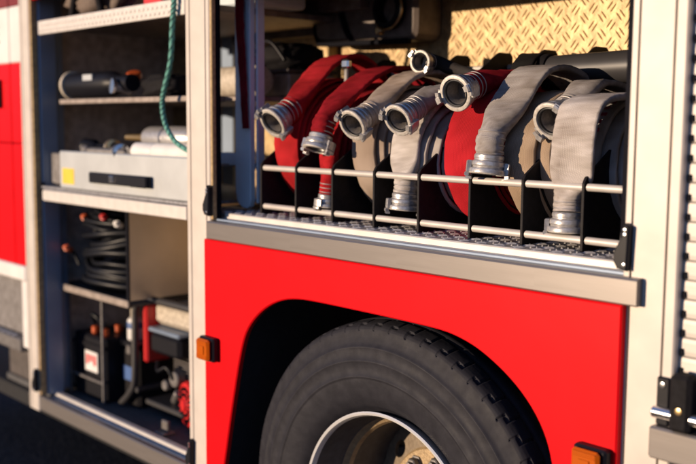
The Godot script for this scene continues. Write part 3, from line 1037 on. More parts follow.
# hose coupling: dir points out of its mouth; 'up' sets where the two claws sit
func coupling(parent: Node, at: Vector3, dir: Vector3, up: Vector3, s: float, ridges := 3, face := "coupling_face") -> void:
	var xf := axis_xf(at, dir, up)
	xf.basis = xf.basis.scaled(Vector3.ONE * s) if false else Basis(xf.basis.x * s, xf.basis.y * s, xf.basis.z * s)
	var st := mb()
	var pr := [Vector2(0.0330, -0.052), Vector2(0.0365, -0.050), Vector2(0.0385, -0.047), Vector2(0.0385, -0.040), Vector2(0.0372, -0.038), Vector2(0.0372, -0.035),
		Vector2(0.0425, -0.032), Vector2(0.0440, -0.029), Vector2(0.0440, -0.022), Vector2(0.0425, -0.020), Vector2(0.0415, -0.016), Vector2(0.0470, -0.013), Vector2(0.0485, -0.010), Vector2(0.0485, -0.003)]
	lathe(st, pr, 48, xf)
	var c := commit("coupling", st, "coupling_alu", parent)
	st = mb()
	lathe(st, [Vector2(0.0485, -0.003), Vector2(0.0470, 0.0), Vector2(0.0455, 0.0008), Vector2(0.0385, 0.0008), Vector2(0.0372, -0.001), Vector2(0.0368, -0.006)], 48, xf)
	commit("face_ring", st, face, c)
	st = mb()
	lathe(st, [Vector2(0.0368, -0.006), Vector2(0.0355, -0.0025), Vector2(0.0335, -0.0015), Vector2(0.0310, -0.003), Vector2(0.0295, -0.008)], 40, xf)
	commit("gasket", st, "gasket", c)
	st = mb()
	lathe(st, [Vector2(0.0297, -0.008), Vector2(0.0280, -0.012), Vector2(0.0272, -0.030), Vector2(0.0255, -0.034), Vector2(0.0250, -0.050), Vector2(0.0, -0.051)], 40, xf)
	commit("bore", st, "bore", c)
	for k in 2:
		st = mb()
		var base := PI * 0.5 + k * PI
		arc_block(st, xf, 0.0445, 0.0560, base - 0.36, base + 0.36, -0.032, -0.002, 7)
		arc_block(st, xf, 0.0475, 0.0585, base - 0.22, base + 0.36, -0.0021, 0.009, 6)
		arc_block(st, xf, 0.0410, 0.0570, base + 0.02, base + 0.34, 0.0091, 0.0155, 5)
		commit("claw", st, "coupling_alu", c)
	# wire binding on the hose neck
	for k in ridges:
		st = mb()
		var z := -0.060 - k * 0.0165
		var rr := 0.0352
		var pp := []
		for i in 9:
			var a := TAU * i / 8.0
			pp.append(Vector2(rr + 0.0014 * cos(a), z + 0.0019 * sin(a)))
		lathe(st, pp, 40, xf)
		commit("binding", st, "wire", c)

func arc_block(st: SurfaceTool, xf: Transform3D, r0: float, r1: float, a0: float, a1: float, s0: float, s1: float, n: int) -> void:
	var ch := (r1 - r0) * 0.22
	var f := func(r: float, a: float, s: float) -> Vector3:
		return xf * Vector3(cos(a) * r, sin(a) * r, s)
	for i in n:
		var b0 := lerpf(a0, a1, float(i) / n)
		var b1 := lerpf(a0, a1, float(i + 1) / n)
		var ring := [Vector2(r0, s0), Vector2(r1 - ch, s0), Vector2(r1, s0 + ch), Vector2(r1, s1 - ch), Vector2(r1 - ch, s1), Vector2(r0, s1)]
		for k in ring.size():
			var p: Vector2 = ring[k]
			var o: Vector2 = ring[(k + 1) % ring.size()]
			q(st, f.call(p.x, b0, p.y), f.call(p.x, b1, p.y), f.call(o.x, b1, o.y), f.call(o.x, b0, o.y))
	for e in [a0, a1]:
		var pts := [f.call(r0, e, s0), f.call(r1 - ch, e, s0), f.call(r1, e, s0 + ch), f.call(r1, e, s1 - ch), f.call(r1 - ch, e, s1), f.call(r0, e, s1)]
		for k in range(1, 5):
			if e == a0:
				t3(st, pts[0], pts[k], pts[k + 1])
			else:
				t3(st, pts[0], pts[k + 1], pts[k])

# a hose end: path ends at the mouth of its coupling
func hose_end(parent: Node, pts: Array, w: float, col: Color, sd: int, up: Vector3, s := 0.9, th := 0.015, dir := Vector3.ZERO, ridges := 3, face := "coupling_face", udir = Vector3.RIGHT, nl := 0.085) -> void:
	var mouth: Vector3 = pts[pts.size() - 1]
	var d: Vector3 = dir if dir != Vector3.ZERO else (mouth - pts[pts.size() - 2]).normalized()
	d = d.normalized()
	var neck := mouth - d * 0.0525 * s
	var neck2 := mouth - d * (0.047 * s + nl * 0.62)
	var path := pts.slice(0, pts.size() - 1)
	# drop points that the coupling and its bound neck take up
	while path.size() > 1 and path[path.size() - 1].distance_to(mouth) < 0.07 * s + nl:
		path.remove_at(path.size() - 1)
	path.append(neck2)
	path.append(neck)
	path = smooth_path(path, 20)
	for pass_i in 70:
		var nx := path.duplicate()
		for i in range(1, path.size() - 16):
			nx[i] = (path[i - 1] + path[i] * 2.0 + path[i + 1]) * 0.25
		path = nx
	var st := mb()
	var full := []
	var th_l := []
	var dia := 0.069 * s
	var run := 0.0
	for i in range(path.size() - 1, -1, -1):
		if i < path.size() - 1:
			run += path[i].distance_to(path[i + 1])
		var k := 1.0 - smoothstep(nl * 0.60, nl * 1.75, run)
		# girth is kept while the flat hose opens into its round neck
		var rip := 1.0
		if run < 0.0165 * s * 3.0:
			rip = 0.985 + 0.085 * absf(sin(PI * (run - 0.0075 * s) / (0.0165 * s)))
		full.push_front(lerpf(w, dia, pow(k, 1.6)) * rip)
		th_l.push_front(lerpf(th, dia, pow(k, 0.75)) * rip)
	sweep(st, path, udir, full, th_l, col, 28, 1, sd)
	commit_uv("hose_end", st, "hose", parent)
	coupling(parent, mouth, d, up, s, ridges, face)

func P(x: float, yz: Array) -> Array:
	var out := []
	for i in range(0, yz.size(), 2):
		out.append(Vector3(x, yz[i], yz[i + 1]))
	return out

func hose(called: String, label: String) -> Node3D:
	return thing(called, label, "fire hose", Vector3.ZERO, "rolled fire hoses in the rack")

func hoses() -> void:
	var red := Color(0.50, 0.024, 0.030)
	var red_b := Color(0.33, 0.016, 0.024)
	var tan_c := Color(0.49, 0.385, 0.32)
	var light := Color(0.60, 0.54, 0.51)
	var grey := Color(0.43, 0.385, 0.365)
	var tan_f := Color(0.50, 0.37, 0.27)
	var pale := Color(0.62, 0.555, 0.53)
	var fy := FLOOR + 0.002
	# slot a : red, leftmost
	var h := hose("fire_hose", "leftmost red rolled hose, its end bent forward over the roll beside the blue post")
	roll(h, -2.228, fy + 0.205, -0.345, 0.205, 0.05, 10.5, 0.108, 0.018, red, 1)
	hose_end(h, P(-2.19, [1.575, -0.535, 1.68, -0.47, 1.733, -0.378, 1.720, -0.300, 1.676, -0.230, 1.608, -0.162, 1.564, -0.117, 1.529, -0.070]), 0.108, Color(0.42, 0.021, 0.027), 2, Vector3(-0.5, 0.8, 0), 0.98, 0.015, Vector3(0.02, -0.62, 1))
	# slot b : dark red, two ends
	h = hose("fire_hose", "dark red rolled hose second from left, one end drooping and one hanging to the floor")
	roll(h, -2.052, fy + 0.185, -0.355, 0.185, 0.05, 9.5, 0.10, 0.018, red_b, 3)
	hose_end(h, P(-2.01, [1.56, -0.545, 1.66, -0.49, 1.694, -0.40, 1.678, -0.295, 1.624, -0.20, 1.555, -0.140, 1.50, -0.100, 1.459, -0.085]), 0.106, red_b, 4, Vector3(-0.8, 0.5, 0), 0.86)
	hose_end(h, P(-2.032, [1.60, -0.27, 1.54, -0.185, 1.458, -0.148, 1.43, -0.143, 1.388, -0.143, 1.345, -0.143, 1.300, -0.140]), 0.072, red, 5, Vector3(0, 0, 1), 0.70, 0.018, Vector3(-0.08, -1, 0.05))
	# slot c : tan grey
	h = hose("fire_hose", "tan grey rolled hose third from left with a coupling lying on its top front")
	roll(h, -1.918, fy + 0.19, -0.338, 0.19, 0.05, 9.0, 0.086, 0.05, tan_c, 6)
	hose_end(h, P(-1.865, [1.55, -0.53, 1.645, -0.47, 1.676, -0.375, 1.656, -0.262, 1.608, -0.178, 1.575, -0.126, 1.526, -0.078]), 0.095, tan_c, 7, Vector3(-0.6, 0.7, 0), 0.90, 0.015, Vector3(0.06, -0.50, 1))
	# slot d : light grey, two ends
	h = hose("fire_hose", "light grey rolled hose in the middle, one coupling on top and one hanging low")
	roll(h, -1.735, fy + 0.165, -0.315, 0.165, 0.045, 7.0, 0.092, 0.062, light, 8)
	hose_end(h, P(-1.69, [1.58, -0.42, 1.630, -0.33, 1.621, -0.22, 1.603, -0.165, 1.574, -0.115, 1.539, -0.068]), 0.085, grey, 9, Vector3(-0.8, 0.55, 0), 0.87, 0.015, Vector3(0.06, -0.48, 1))
	hose_end(h, P(-1.737, [1.56, -0.42, 1.606, -0.34, 1.602, -0.272, 1.575, -0.215, 1.53, -0.172, 1.478, -0.146, 1.415, -0.141, 1.359, -0.143, 1.312, -0.143]), 0.098, light, 10, Vector3(-0.6, 0, 0.8), 0.84, 0.015, Vector3(-0.05, -1, 0.06), 3, "coupling_face", Vector3.RIGHT, 0.055)
	# slot e : red
	h = hose("fire_hose", "bright red rolled hose right of centre, its coupling facing out above the roll")
	roll(h, -1.556, fy + 0.19, -0.332, 0.19, 0.05, 9.5, 0.114, 0.02, Color(0.56, 0.024, 0.034), 11)
	hose_end(h, P(-1.542, [1.56, -0.52, 1.645, -0.45, 1.664, -0.37, 1.660, -0.300, 1.648, -0.24, 1.634, -0.188, 1.604, -0.112]), 0.095, Color(0.34, 0.016, 0.026), 12, Vector3(-0.85, -0.1, 0), 0.93, 0.015, Vector3(0.10, -0.28, 1))
	# slot f : tan, end hanging in front
	h = hose("fire_hose", "tan rolled hose right of the red ones, its wide grey end arched down in front")
	roll(h, -1.392, fy + 0.178, -0.322, 0.178, 0.045, 7.5, 0.088, 0.062, tan_f, 13)
	hose_end(h, P(-1.432, [1.60, -0.50, 1.655, -0.41, 1.670, -0.325, 1.655, -0.253, 1.601, -0.198, 1.542, -0.163, 1.485, -0.134, 1.45, -0.118, 1.417, -0.104]), 0.112, grey, 14, Vector3(-0.8, 0, 0.6), 0.90, 0.016, Vector3(-0.03, -1, 0.12), 4)
	# slot g : grey, two ends
	h = hose("fire_hose", "pale grey rolled hose at the far right with faded red marks and two ends")
	roll(h, -1.248, fy + 0.168, -0.345, 0.168, 0.045, 7.0, 0.094, 0.066, Color(0.50, 0.48, 0.48), 15)
	hose_end(h, P(-1.294, [1.55, -0.50, 1.610, -0.43, 1.628, -0.36, 1.626, -0.29, 1.612, -0.235, 1.578, -0.190, 1.538, -0.150]), 0.085, grey, 16, Vector3(-0.7, -0.6, 0), 0.93, 0.015, Vector3(0.05, -0.42, 1))
	hose_end(h, [Vector3(-1.205, 1.53, -0.47), Vector3(-1.205, 1.584, -0.40), Vector3(-1.204, 1.596, -0.31), Vector3(-1.203, 1.593, -0.21), Vector3(-1.204, 1.575, -0.138), Vector3(-1.206, 1.516, -0.115), Vector3(-1.212, 1.454, -0.121), Vector3(-1.222, 1.40, -0.139), Vector3(-1.231, 1.345, -0.143), Vector3(-1.237, 1.297, -0.144)], 0.107, pale, 17, Vector3(-0.9, 0, 0.4), 0.88, 0.016, Vector3(0, -1, 0.03), 3, "coupling_face", Vector3.RIGHT, 0.06)
	for k in 5:
		var a := deg_to_rad(62.0 - k * 7.5)
		var r := 0.1705
		box("printed_mark", Vector3(-0.012, -0.006, 0.0), Vector3(0.012 - 0.004 * (k % 2), 0.004, 0.0008), "ink_red", h, 0.0, Transform3D(Basis(Vector3.RIGHT, -a), Vector3(-1.212, fy + 0.168 + r * sin(a), -0.345 + r * cos(a))))
	# small dark hose lying across the rolls behind
	h = thing("thin_hose", "thin dark grey hose with a pale ring coupling lying on top of the rolls", "fire hose")
	hose_end(h, [Vector3(-1.56, 1.56, -0.50), Vector3(-1.62, 1.615, -0.45), Vector3(-1.68, 1.650, -0.405), Vector3(-1.745, 1.678, -0.36), Vector3(-1.835, 1.700, -0.300)], 0.055, Color(0.05, 0.045, 0.045), 18, Vector3(-0.7, 0.7, 0), 0.66, 0.03, Vector3(0.22, -0.02, 1), 2, "coupling_face", Vector3(0.3, 0.2, 0.9))

# ------------------------------------------------------------------ gear above and behind the hoses
func upper_gear() -> void:
	# suspended brown locker with a round black port
	var t := thing("suspended_tank", "brown plastic tank with a round black port hanging above the red hoses", "tank")
	var st := mb()
	var pr := PackedVector2Array([Vector2(-2.630, 2.5), Vector2(-2.630, 1.86), Vector2(-2.623, 1.835), Vector2(-2.607, 1.818), Vector2(-2.585, 1.811), Vector2(-2.170, 1.797), Vector2(-2.150, 1.802), Vector2(-2.138, 1.816), Vector2(-2.135, 1.84), Vector2(-2.135, 2.5)])
	extrude(st, pr, BACK + 0.003, -0.60, 0.012)
	commit("tank_body", st, "locker_brown", t)
	st = mb()
	tube(st, [Vector3(-2.495, 2.45, -0.594), Vector3(-2.487, 1.98, -0.594), Vector3(-2.460, 1.86, -0.594), Vector3(-2.430, 1.812, -0.597)], 0.010, 10)
	tube(st, [Vector3(-2.625, 1.90, -0.605), Vector3(-2.615, 1.83, -0.603), Vector3(-2.575, 1.806, -0.603), Vector3(-2.395, 1.800, -0.603), Vector3(-2.165, 1.793, -0.603)], 0.009, 10)
	commit("tank_trim", st, "seal", t)
	st = mb()
	lathe(st, [Vector2(0.062, 0.0), Vector2(0.062, 0.03), Vector2(0.056, 0.034), Vector2(0.046, 0.034), Vector2(0.043, 0.028), Vector2(0.040, -0.01), Vector2(0.0, -0.012)], 40, axis_xf(Vector3(-2.240, 1.897, -0.5995), Vector3(0, 0, 1)))
	var port := commit("port", st, "black_plastic", t)
	st = mb()
	lathe(st, [Vector2(0.0625, 0.018), Vector2(0.0665, 0.020), Vector2(0.0665, 0.026), Vector2(0.0625, 0.028)], 40, axis_xf(Vector3(-2.240, 1.897, -0.5995), Vector3(0, 0, 1)))
	commit("port_ring", st, "brass", port)
	st = mb()
	cyl(st, Vector3(-2.260, 1.828, -0.578), Vector3(-2.260, 1.828, -0.552), 0.013, 16, 0.004)
	commit("drain_plug", st, "brass", t)
	# black pipe lying on the rack
	t = thing("suction_pipe", "thick black pipe lying across the rack tops at the right", "pipe")
	st = mb()
	lathe(st, [Vector2(0.0, 0), Vector2(0.036, 0), Vector2(0.0395, 0.003), Vector2(0.0395, 0.50), Vector2(0.036, 0.503), Vector2(0, 0.503)], 40, axis_xf(Vector3(-1.512, 1.669, -0.45), Vector3(1, 0.02, 0.0)))
	commit("pipe_barrel", st, "black_pipe", t)
	st = mb()
	lathe(st, [Vector2(0.0397, 0.0), Vector2(0.0445, 0.001), Vector2(0.0455, 0.004), Vector2(0.0455, 0.020), Vector2(0.0440, 0.023), Vector2(0.0397, 0.024)], 40, axis_xf(Vector3(-1.530, 1.6687, -0.45), Vector3(1, 0.02, 0.0)))
	commit("pipe_collar", st, "black_matt", t)
	st = mb()
	lathe(st, [Vector2(0.0, -0.001), Vector2(0.034, 0.0), Vector2(0.0425, 0.004), Vector2(0.0425, 0.017)], 40, axis_xf(Vector3(-1.531, 1.6687, -0.45), Vector3(1, 0.02, 0)))
	commit("pipe_cap", st, "black_plastic", t)
	st = mb()
	sweep(st, [Vector3(-1.62, 1.655, -0.56), Vector3(-1.60, 1.700, -0.51), Vector3(-1.575, 1.715, -0.46), Vector3(-1.56, 1.69, -0.40), Vector3(-1.55, 1.64, -0.36)], Vector3(1, 0, 0.1), [0.07, 0.08, 0.08, 0.07, 0.06], [0.012], Color(0.020, 0.019, 0.020), 16, 8, 40)
	var s := commit_uv("tie_strap", st, "hose")
	tag(s, "black fabric tie strap lying at the left end of the black pipe", "strap")
	# bag and crate on the shelf behind the post
	t = thing("storage_crate", "dull grey crate on the shelf behind the blue grey post", "crate")
	box("crate_body", Vector3(-2.72, 1.6165, -0.56), Vector3(-2.47, 1.695, -0.36), "interior_alu", t, 0.006)
	box("crate_rim", Vector3(-2.727, 1.695, -0.567), Vector3(-2.463, 1.708, -0.353), "interior_dark", t, 0.004)
	t = thing("equipment_bag", "slumped black equipment bag on the grey crate", "bag")
	st = mb()
	lump(st, Vector3(-2.585, 1.752, -0.45), Vector3(0.115, 0.047, 0.09), 51, 0.30)
	commit("bag_body", st, "black_matt", t)
	st = mb()
	tube(st, [Vector3(-2.68, 1.74, -0.36), Vector3(-2.62, 1.79, -0.35), Vector3(-2.55, 1.795, -0.35), Vector3(-2.49, 1.735, -0.36)], 0.007, 8)
	commit("bag_strap", st, "black_plastic", t)
	box("bag_buckle", Vector3(-2.625, 1.745, -0.355), Vector3(-2.600, 1.765, -0.345), "canister_cream", t, 0.003)
	t = thing("red_torch", "small round red torch beside the black bag behind the post", "torch")
	st = mb()
	lathe(st, [Vector2(0, 0), Vector2(0.020, 0.0), Vector2(0.023, 0.004), Vector2(0.023, 0.022), Vector2(0.019, 0.028), Vector2(0, 0.030)], 24, axis_xf(Vector3(-2.655, 1.738, -0.345), Vector3(0.5, 0.1, 1)))
	commit("torch_body", st, "bright_red", t)
	# things hanging from the white coupling area: small clamp between the red hoses
	t = thing("spanner", "small metal hose spanner standing between the two leftmost red hoses", "spanner")
	box("spanner_head", Vector3(-2.105, 1.690, -0.275), Vector3(-2.075, 1.716, -0.255), "chrome", t, 0.005)
	box("spanner_shaft", Vector3(-2.098, 1.60, -0.270), Vector3(-2.082, 1.690, -0.260), "dark_steel", t, 0.003)

# soft irregular lump
func lump(st: SurfaceTool, c: Vector3, r: Vector3, sd: int, amp := 0.2, nu := 28, nv := 16) -> void:
	st.set_smooth_group(6)
	var grid := []
	for j in nv + 1:
		var ph := PI * j / nv
		var row := []
		for i in nu:
			var th := TAU * i / nu
			var d := Vector3(sin(ph) * cos(th), cos(ph), sin(ph) * sin(th))
			var e := Vector3(signf(d.x) * pow(absf(d.x), 0.7), signf(d.y) * pow(absf(d.y), 0.75), signf(d.z) * pow(absf(d.z), 0.7))
			var k := 1.0 + amp * NZ.get_noise_3d(d.x * 1.6 + sd, d.y * 1.6, d.z * 1.6)
			row.append(c + e * r * k)
		grid.append(row)
	for j in nv:
		for i in nu:
			var i2 := (i + 1) % nu
			q(st, grid[j][i], grid[j][i2], grid[j + 1][i2], grid[j + 1][i])
	st.set_smooth_group(-1)

# ------------------------------------------------------------------ gear in the first locker
func left_gear() -> void:
	var st := mb()
	var Xp := Vector3(1, 0, 0)
	# black branch pipe with pale ring
	var t := thing("branch_pipe", "black branch pipe nozzle with a pale ring lying on the middle shelf", "nozzle")
	lathe(st, [Vector2(0.034, 0.0), Vector2(0.045, 0.012), Vector2(0.048, 0.06), Vector2(0.046, 0.30), Vector2(0.038, 0.33), Vector2(0.030, 0.345), Vector2(0.03, 0.44), Vector2(0, 0.442)], 36, axis_xf(Vector3(-3.445, 1.668, -0.100), Xp))
	commit("barrel", st, "black_plastic", t)
	st = mb()
	lathe(st, [Vector2(0.034, 0.001), Vector2(0.036, -0.006), Vector2(0.050, -0.008), Vector2(0.054, -0.004), Vector2(0.054, 0.012), Vector2(0.046, 0.014)], 36, axis_xf(Vector3(-3.445, 1.668, -0.100), Xp))
	commit("ring", st, "canister_cream", t)
	st = mb()
	lathe(st, [Vector2(0.0, -0.085), Vector2(0.022, -0.085), Vector2(0.028, -0.07), Vector2(0.020, -0.04), Vector2(0.031, 0.0), Vector2(0.031, 0.004)], 24, axis_xf(Vector3(-3.445, 1.668, -0.100), Xp))
	commit("tip", st, "black_matt", t)
	box("plate_label", Vector3(-3.28, 1.680, -0.061), Vector3(-3.21, 1.702, -0.053), "drawer_grey", t, 0.001)
	# orange and chrome valve
	t = thing("valve", "orange and chrome valve on the middle shelf beside the black nozzle", "valve")
	st = mb()
	lathe(st, [Vector2(0, 0), Vector2(0.022, 0), Vector2(0.027, 0.006), Vector2(0.027, 0.02), Vector2(0.022, 0.026), Vector2(0, 0.028)], 28, axis_xf(Vector3(-3.045, 1.682, -0.13), Vector3(0.3, 1, 0.3)))
	commit("hand_wheel", st, "orange", t)
	st = mb()
	lathe(st, [Vector2(0, 0), Vector2(0.022, 0), Vector2(0.026, 0.006), Vector2(0.018, 0.03), Vector2(0.018, 0.055), Vector2(0.026, 0.06), Vector2(0.026, 0.072), Vector2(0, 0.074)], 28, axis_xf(Vector3(-3.05, 1.650, -0.12), Vector3(-0.2, 0.1, 1)))
	commit("valve_body", st, "chrome", t)
	st = mb()
	lump(st, Vector3(-2.90, 1.656, -0.17), Vector3(0.10, 0.040, 0.06), 61, 0.3)
	var b := commit("black_pouch", st, "black_matt")
	tag(b, "black pouch on the middle shelf between the valve and the cream canister", "pouch")
	t = thing("canister", "cream cylinder canister on the middle shelf running behind the middle pillar", "canister")
	st = mb()
	lathe(st, [Vector2(0, 0), Vector2(0.040, 0), Vector2(0.048, 0.008), Vector2(0.050, 0.02), Vector2(0.050, 0.34), Vector2(0.046, 0.352), Vector2(0.030, 0.358), Vector2(0, 0.358)], 36, axis_xf(Vector3(-2.86, 1.668, -0.28), Xp))
	commit("canister_body", st, "canister_cream", t)
	st = mb()
	lathe(st, [Vector2(0.0505, 0.05), Vector2(0.052, 0.052), Vector2(0.052, 0.062), Vector2(0.0505, 0.064)], 36, axis_xf(Vector3(-2.86, 1.668, -0.28), Xp))
	commit("canister_band", st, "dark_steel", t)
	# green rope looping down the right side of the locker
	t = thing("green_rope", "green flecked rope looping down in front of the shelves to the drawer", "rope")
	var rp := [Vector3(-2.565, 2.02, 0.0), Vector3(-2.555, 1.96, 0.013), Vector3(-2.557, 1.89, 0.0155), Vector3(-2.570, 1.83, 0.0135), Vector3(-2.602, 1.72, 0.002), Vector3(-2.655, 1.63, -0.006), Vector3(-2.668, 1.58, -0.008), Vector3(-2.648, 1.52, -0.008), Vector3(-2.60, 1.47, -0.014), Vector3(-2.535, 1.435, -0.035), Vector3(-2.50, 1.41, -0.06)]
	st = mb()
	tube(st, rp, 0.0080, 12, 10)
	commit("rope_body", st, "green_rope", t)
	st = mb()
	var path := smooth_path(rp, 14)
	for k in 3:
		var hel := []
		for i in path.size():
			var a := i * 0.55 + k * TAU / 3.0
			hel.append(path[i] + Vector3(cos(a), 0.15 * sin(a), sin(a)) * 0.0078)
		tube(st, hel, 0.0022, 5, 1)
	commit("rope_strand", st, "rope_fleck", t)
	# tools lying in the drawer
	t = thing("foam_nozzle", "white and chrome foam nozzle lying across the open drawer", "nozzle")
	st = mb()
	lathe(st, [Vector2(0.0, 0.0), Vector2(0.010, 0.0), Vector2(0.012, 0.10), Vector2(0.022, 0.13), Vector2(0.026, 0.15)], 28, axis_xf(Vector3(-3.12, 1.478, -0.14), Xp))
	commit("nozzle_tip", st, "brass", t)
	st = mb()
	lathe(st, [Vector2(0.026, 0.15), Vector2(0.036, 0.155), Vector2(0.040, 0.17), Vector2(0.040, 0.27), Vector2(0.034, 0.275), Vector2(0.034, 0.29), Vector2(0.042, 0.295), Vector2(0.042, 0.42), Vector2(0.036, 0.43), Vector2(0.03, 0.50), Vector2(0, 0.502)], 36, axis_xf(Vector3(-3.12, 1.478, -0.14), Xp))
	commit("nozzle_body", st, "coupling_alu", t)
	t = thing("white_tube", "short white tube lying in front of the foam nozzle in the drawer", "tube")
	st = mb()
	lathe(st, [Vector2(0.0, 0.0), Vector2(0.026, 0.0), Vector2(0.030, 0.004), Vector2(0.030, 0.12), Vector2(0.027, 0.125), Vector2(0.030, 0.13), Vector2(0.030, 0.40), Vector2(0, 0.402)], 32, axis_xf(Vector3(-2.93, 1.434, -0.07), Xp))
	commit("tube_body", st, "label_white", t)
	for a in [[Vector3(-3.215, 1.440, -0.13), "brass", "small brass pipe adapter in the drawer left of the foam nozzle"], [Vector3(-3.02, 1.428, -0.05), "chrome", "small chrome pipe adapter in the drawer beside the white tube"]]:
		t = thing("pipe_adapter", a[2], "adapter")
		st = mb()
		lathe(st, [Vector2(0.016, 0), Vector2(0.026, 0.0), Vector2(0.028, 0.003), Vector2(0.028, 0.018), Vector2(0.022, 0.021), Vector2(0.022, 0.034), Vector2(0.030, 0.037), Vector2(0.030, 0.055), Vector2(0.018, 0.058), Vector2(0.016, 0.0)], 24, axis_xf(a[0], Vector3(1, 0, 0.35)))
		commit("adapter_body", st, a[1], t)
		st = mb()
		lathe(st, [Vector2(0.0285, 0.006), Vector2(0.0300, 0.008), Vector2(0.0300, 0.013), Vector2(0.0285, 0.015)], 24, axis_xf(a[0], Vector3(1, 0, 0.35)))
		commit("adapter_ring", st, "dark_steel", t)
	t = thing("hand_lamp", "small black hand lamp at the left end of the drawer", "lamp")
	st = mb()
	lathe(st, [Vector2(0, 0), Vector2(0.030, 0.0), Vector2(0.034, 0.006), Vector2(0.030, 0.05), Vector2(0.016, 0.07), Vector2(0.016, 0.16), Vector2(0, 0.162)], 24, axis_xf(Vector3(-3.36, 1.438, -0.10), Vector3(1, 0, -0.3)))
	commit("lamp_body", st, "black_plastic", t)
	st = mb()
	lathe(st, [Vector2(0.0, -0.002), Vector2(0.026, -0.002), Vector2(0.028, -0.0005)], 24, axis_xf(Vector3(-3.36, 1.438, -0.10), Vector3(1, 0, -0.3)))
	commit("lamp_glass", st, "chrome", t)
	t = thing("wrench", "dark steel wrench lying in the middle of the drawer", "wrench")
	st = mb()
	cyl(st, Vector3(-3.27, 1.425, -0.07), Vector3(-3.02, 1.425, -0.10), 0.016, 14)
	commit("wrench_shaft", st, "dark_steel", t)
	box("wrench_head", Vector3(-3.31, 1.404, -0.095), Vector3(-3.26, 1.446, -0.05), "dark_steel", t, 0.008)
	# upper shelf
	t = thing("canvas_bag", "slumped brown canvas bag on the upper shelf at the left", "bag")
	st = mb()
	lump(st, Vector3(-3.22, 1.99, -0.18), Vector3(0.20, 0.095, 0.13), 71, 0.5)
	commit("bag_body", st, "bag_brown", t)
	st = mb()
	tube(st, [Vector3(-3.36, 1.91, -0.06), Vector3(-3.28, 2.02, -0.045), Vector3(-3.18, 2.06, -0.045), Vector3(-3.12, 1.91, -0.05)], 0.014, 8)
	commit("bag_strap", st, "black_matt", t)
	t = thing("red_box", "small bright red box on the upper shelf beside the green rope", "box")
	box("box_body", Vector3(-2.83, 1.8965, -0.16), Vector3(-2.715, 2.00, -0.04), "bright_red", t, 0.006)
	box("box_lid", Vector3(-2.835, 2.0005, -0.165), Vector3(-2.71, 2.02, -0.035), "bright_red", t, 0.004)
	t = thing("blue_case", "blue grey case on the upper shelf behind the small red box, widened to shade the tank", "case")
	box("case_body", Vector3(-3.0, 1.8965, -0.42), Vector3(-2.45, 2.08, -0.20), "post_blue_grey", t, 0.01)  # stretched right behind the pillar to keep sun patches off the tank
	box("case_lid", Vector3(-3.005, 2.0805, -0.425), Vector3(-2.445, 2.11, -0.195), "jamb_blue", t, 0.006)
	# coils of black cable in the hanging basket
	var rng := RandomNumberGenerator.new()
	rng.seed = 88
	var names := ["topmost tilted coil of black cable in the hanging basket", "second coil of black cable from the top in the hanging basket", "third coil of black cable from the top in the hanging basket", "lowest coil of black cable lying on the basket floor"]
	var yb := [1.085, 1.02, 0.95, 0.886]
	for c in 4:
		t = thing("cable_coil", names[c], "cable", Vector3.ZERO, "black cables in the hanging basket")
		st = mb()
		var pts := []
		var turns := 6
		for k in turns * 14 + 1:
			var a := TAU * k / 14.0
			var lay := float(k) / (turns * 14)
			var rr := 0.232 + 0.032 * sin(a * 0.37 + c * 1.7) + 0.016 * NZ.get_noise_1d(a * 1.3 + c * 20)
			var sag: float = (0.045 if c < 3 else 0.008) * NZ.get_noise_2d(floorf(a / TAU) * 3.7 + c * 9.0, 4.0)
			var hgt: float = yb[c] + 0.016 + lay * 0.055 + 0.022 * NZ.get_noise_1d(a * 0.9 + c * 31) * (1.0 if c < 3 else 0.3) + ((0.034 if c < 3 else 0.006) + sag) * sin(a * 0.97 + c * 2.2)
			pts.append(Vector3(-3.352 + rr * 1.05 * cos(a), hgt, -0.365 + rr * 0.92 * sin(a)))
		tube(st, pts, 0.0105 + 0.002 * (c % 2), 9, 3)
		commit("cable_loops", st, "cable", t)
	var plugs := [[Vector3(-3.44, 1.155, -0.15), "orange", "small orange plug lying on the top cable coil at the left", "orange plug"], [Vector3(-3.31, 1.165, -0.16), "bright_red", "small red plug lying on the top of the cable coils", "red plug"], [Vector3(-3.19, 1.150, -0.15), "label_white", "small white plug at the right on top of the cable coils", "white plug"], [Vector3(-3.53, 1.03, -0.118), "orange", "orange plug hanging in front of the cable coils at their left", "hanging plug"]]
	for p in plugs:
		t = thing("cable_plug", p[2], "plug")
		st = mb()
		lathe(st, [Vector2(0, 0), Vector2(0.008, 0), Vector2(0.011, 0.003), Vector2(0.011, 0.02), Vector2(0.013, 0.022), Vector2(0.013, 0.032), Vector2(0.008, 0.034), Vector2(0.008, 0.045), Vector2(0, 0.046)], 18, axis_xf(p[0], Vector3(0.4, 0.35, 0.8)))
		commit("plug_body", st, p[1], t)
		st = mb()
		tube(st, [p[0], p[0] + Vector3(-0.01, -0.02, -0.02), p[0] + Vector3(0.01, -0.06, -0.03)], 0.007, 8)
		commit("plug_cord", st, "cable", t)
	# battery charger box
	t = thing("battery_box", "black battery box with a white and red label and orange caps on the locker floor", "battery")
	box("box_body", Vector3(-3.615, 0.433, -0.36), Vector3(-3.36, 0.690, -0.165), "black_plastic", t, 0.010)
	box("box_rib", Vector3(-3.615, 0.645, -0.1645), Vector3(-3.36, 0.660, -0.158), "black_plastic", t, 0.002)
	var lab := box("label", Vector3(-3.520, 0.545, -0.1645), Vector3(-3.420, 0.625, -0.1625), "label_white", t, 0.0)
	for k in 3:
		box("label_print", Vector3(-3.510 + k * 0.029, 0.572 + 0.012 * (k % 2), -0.1623), Vector3(-3.490 + k * 0.029, 0.612, -0.1617), "bright_red", lab, 0.0)
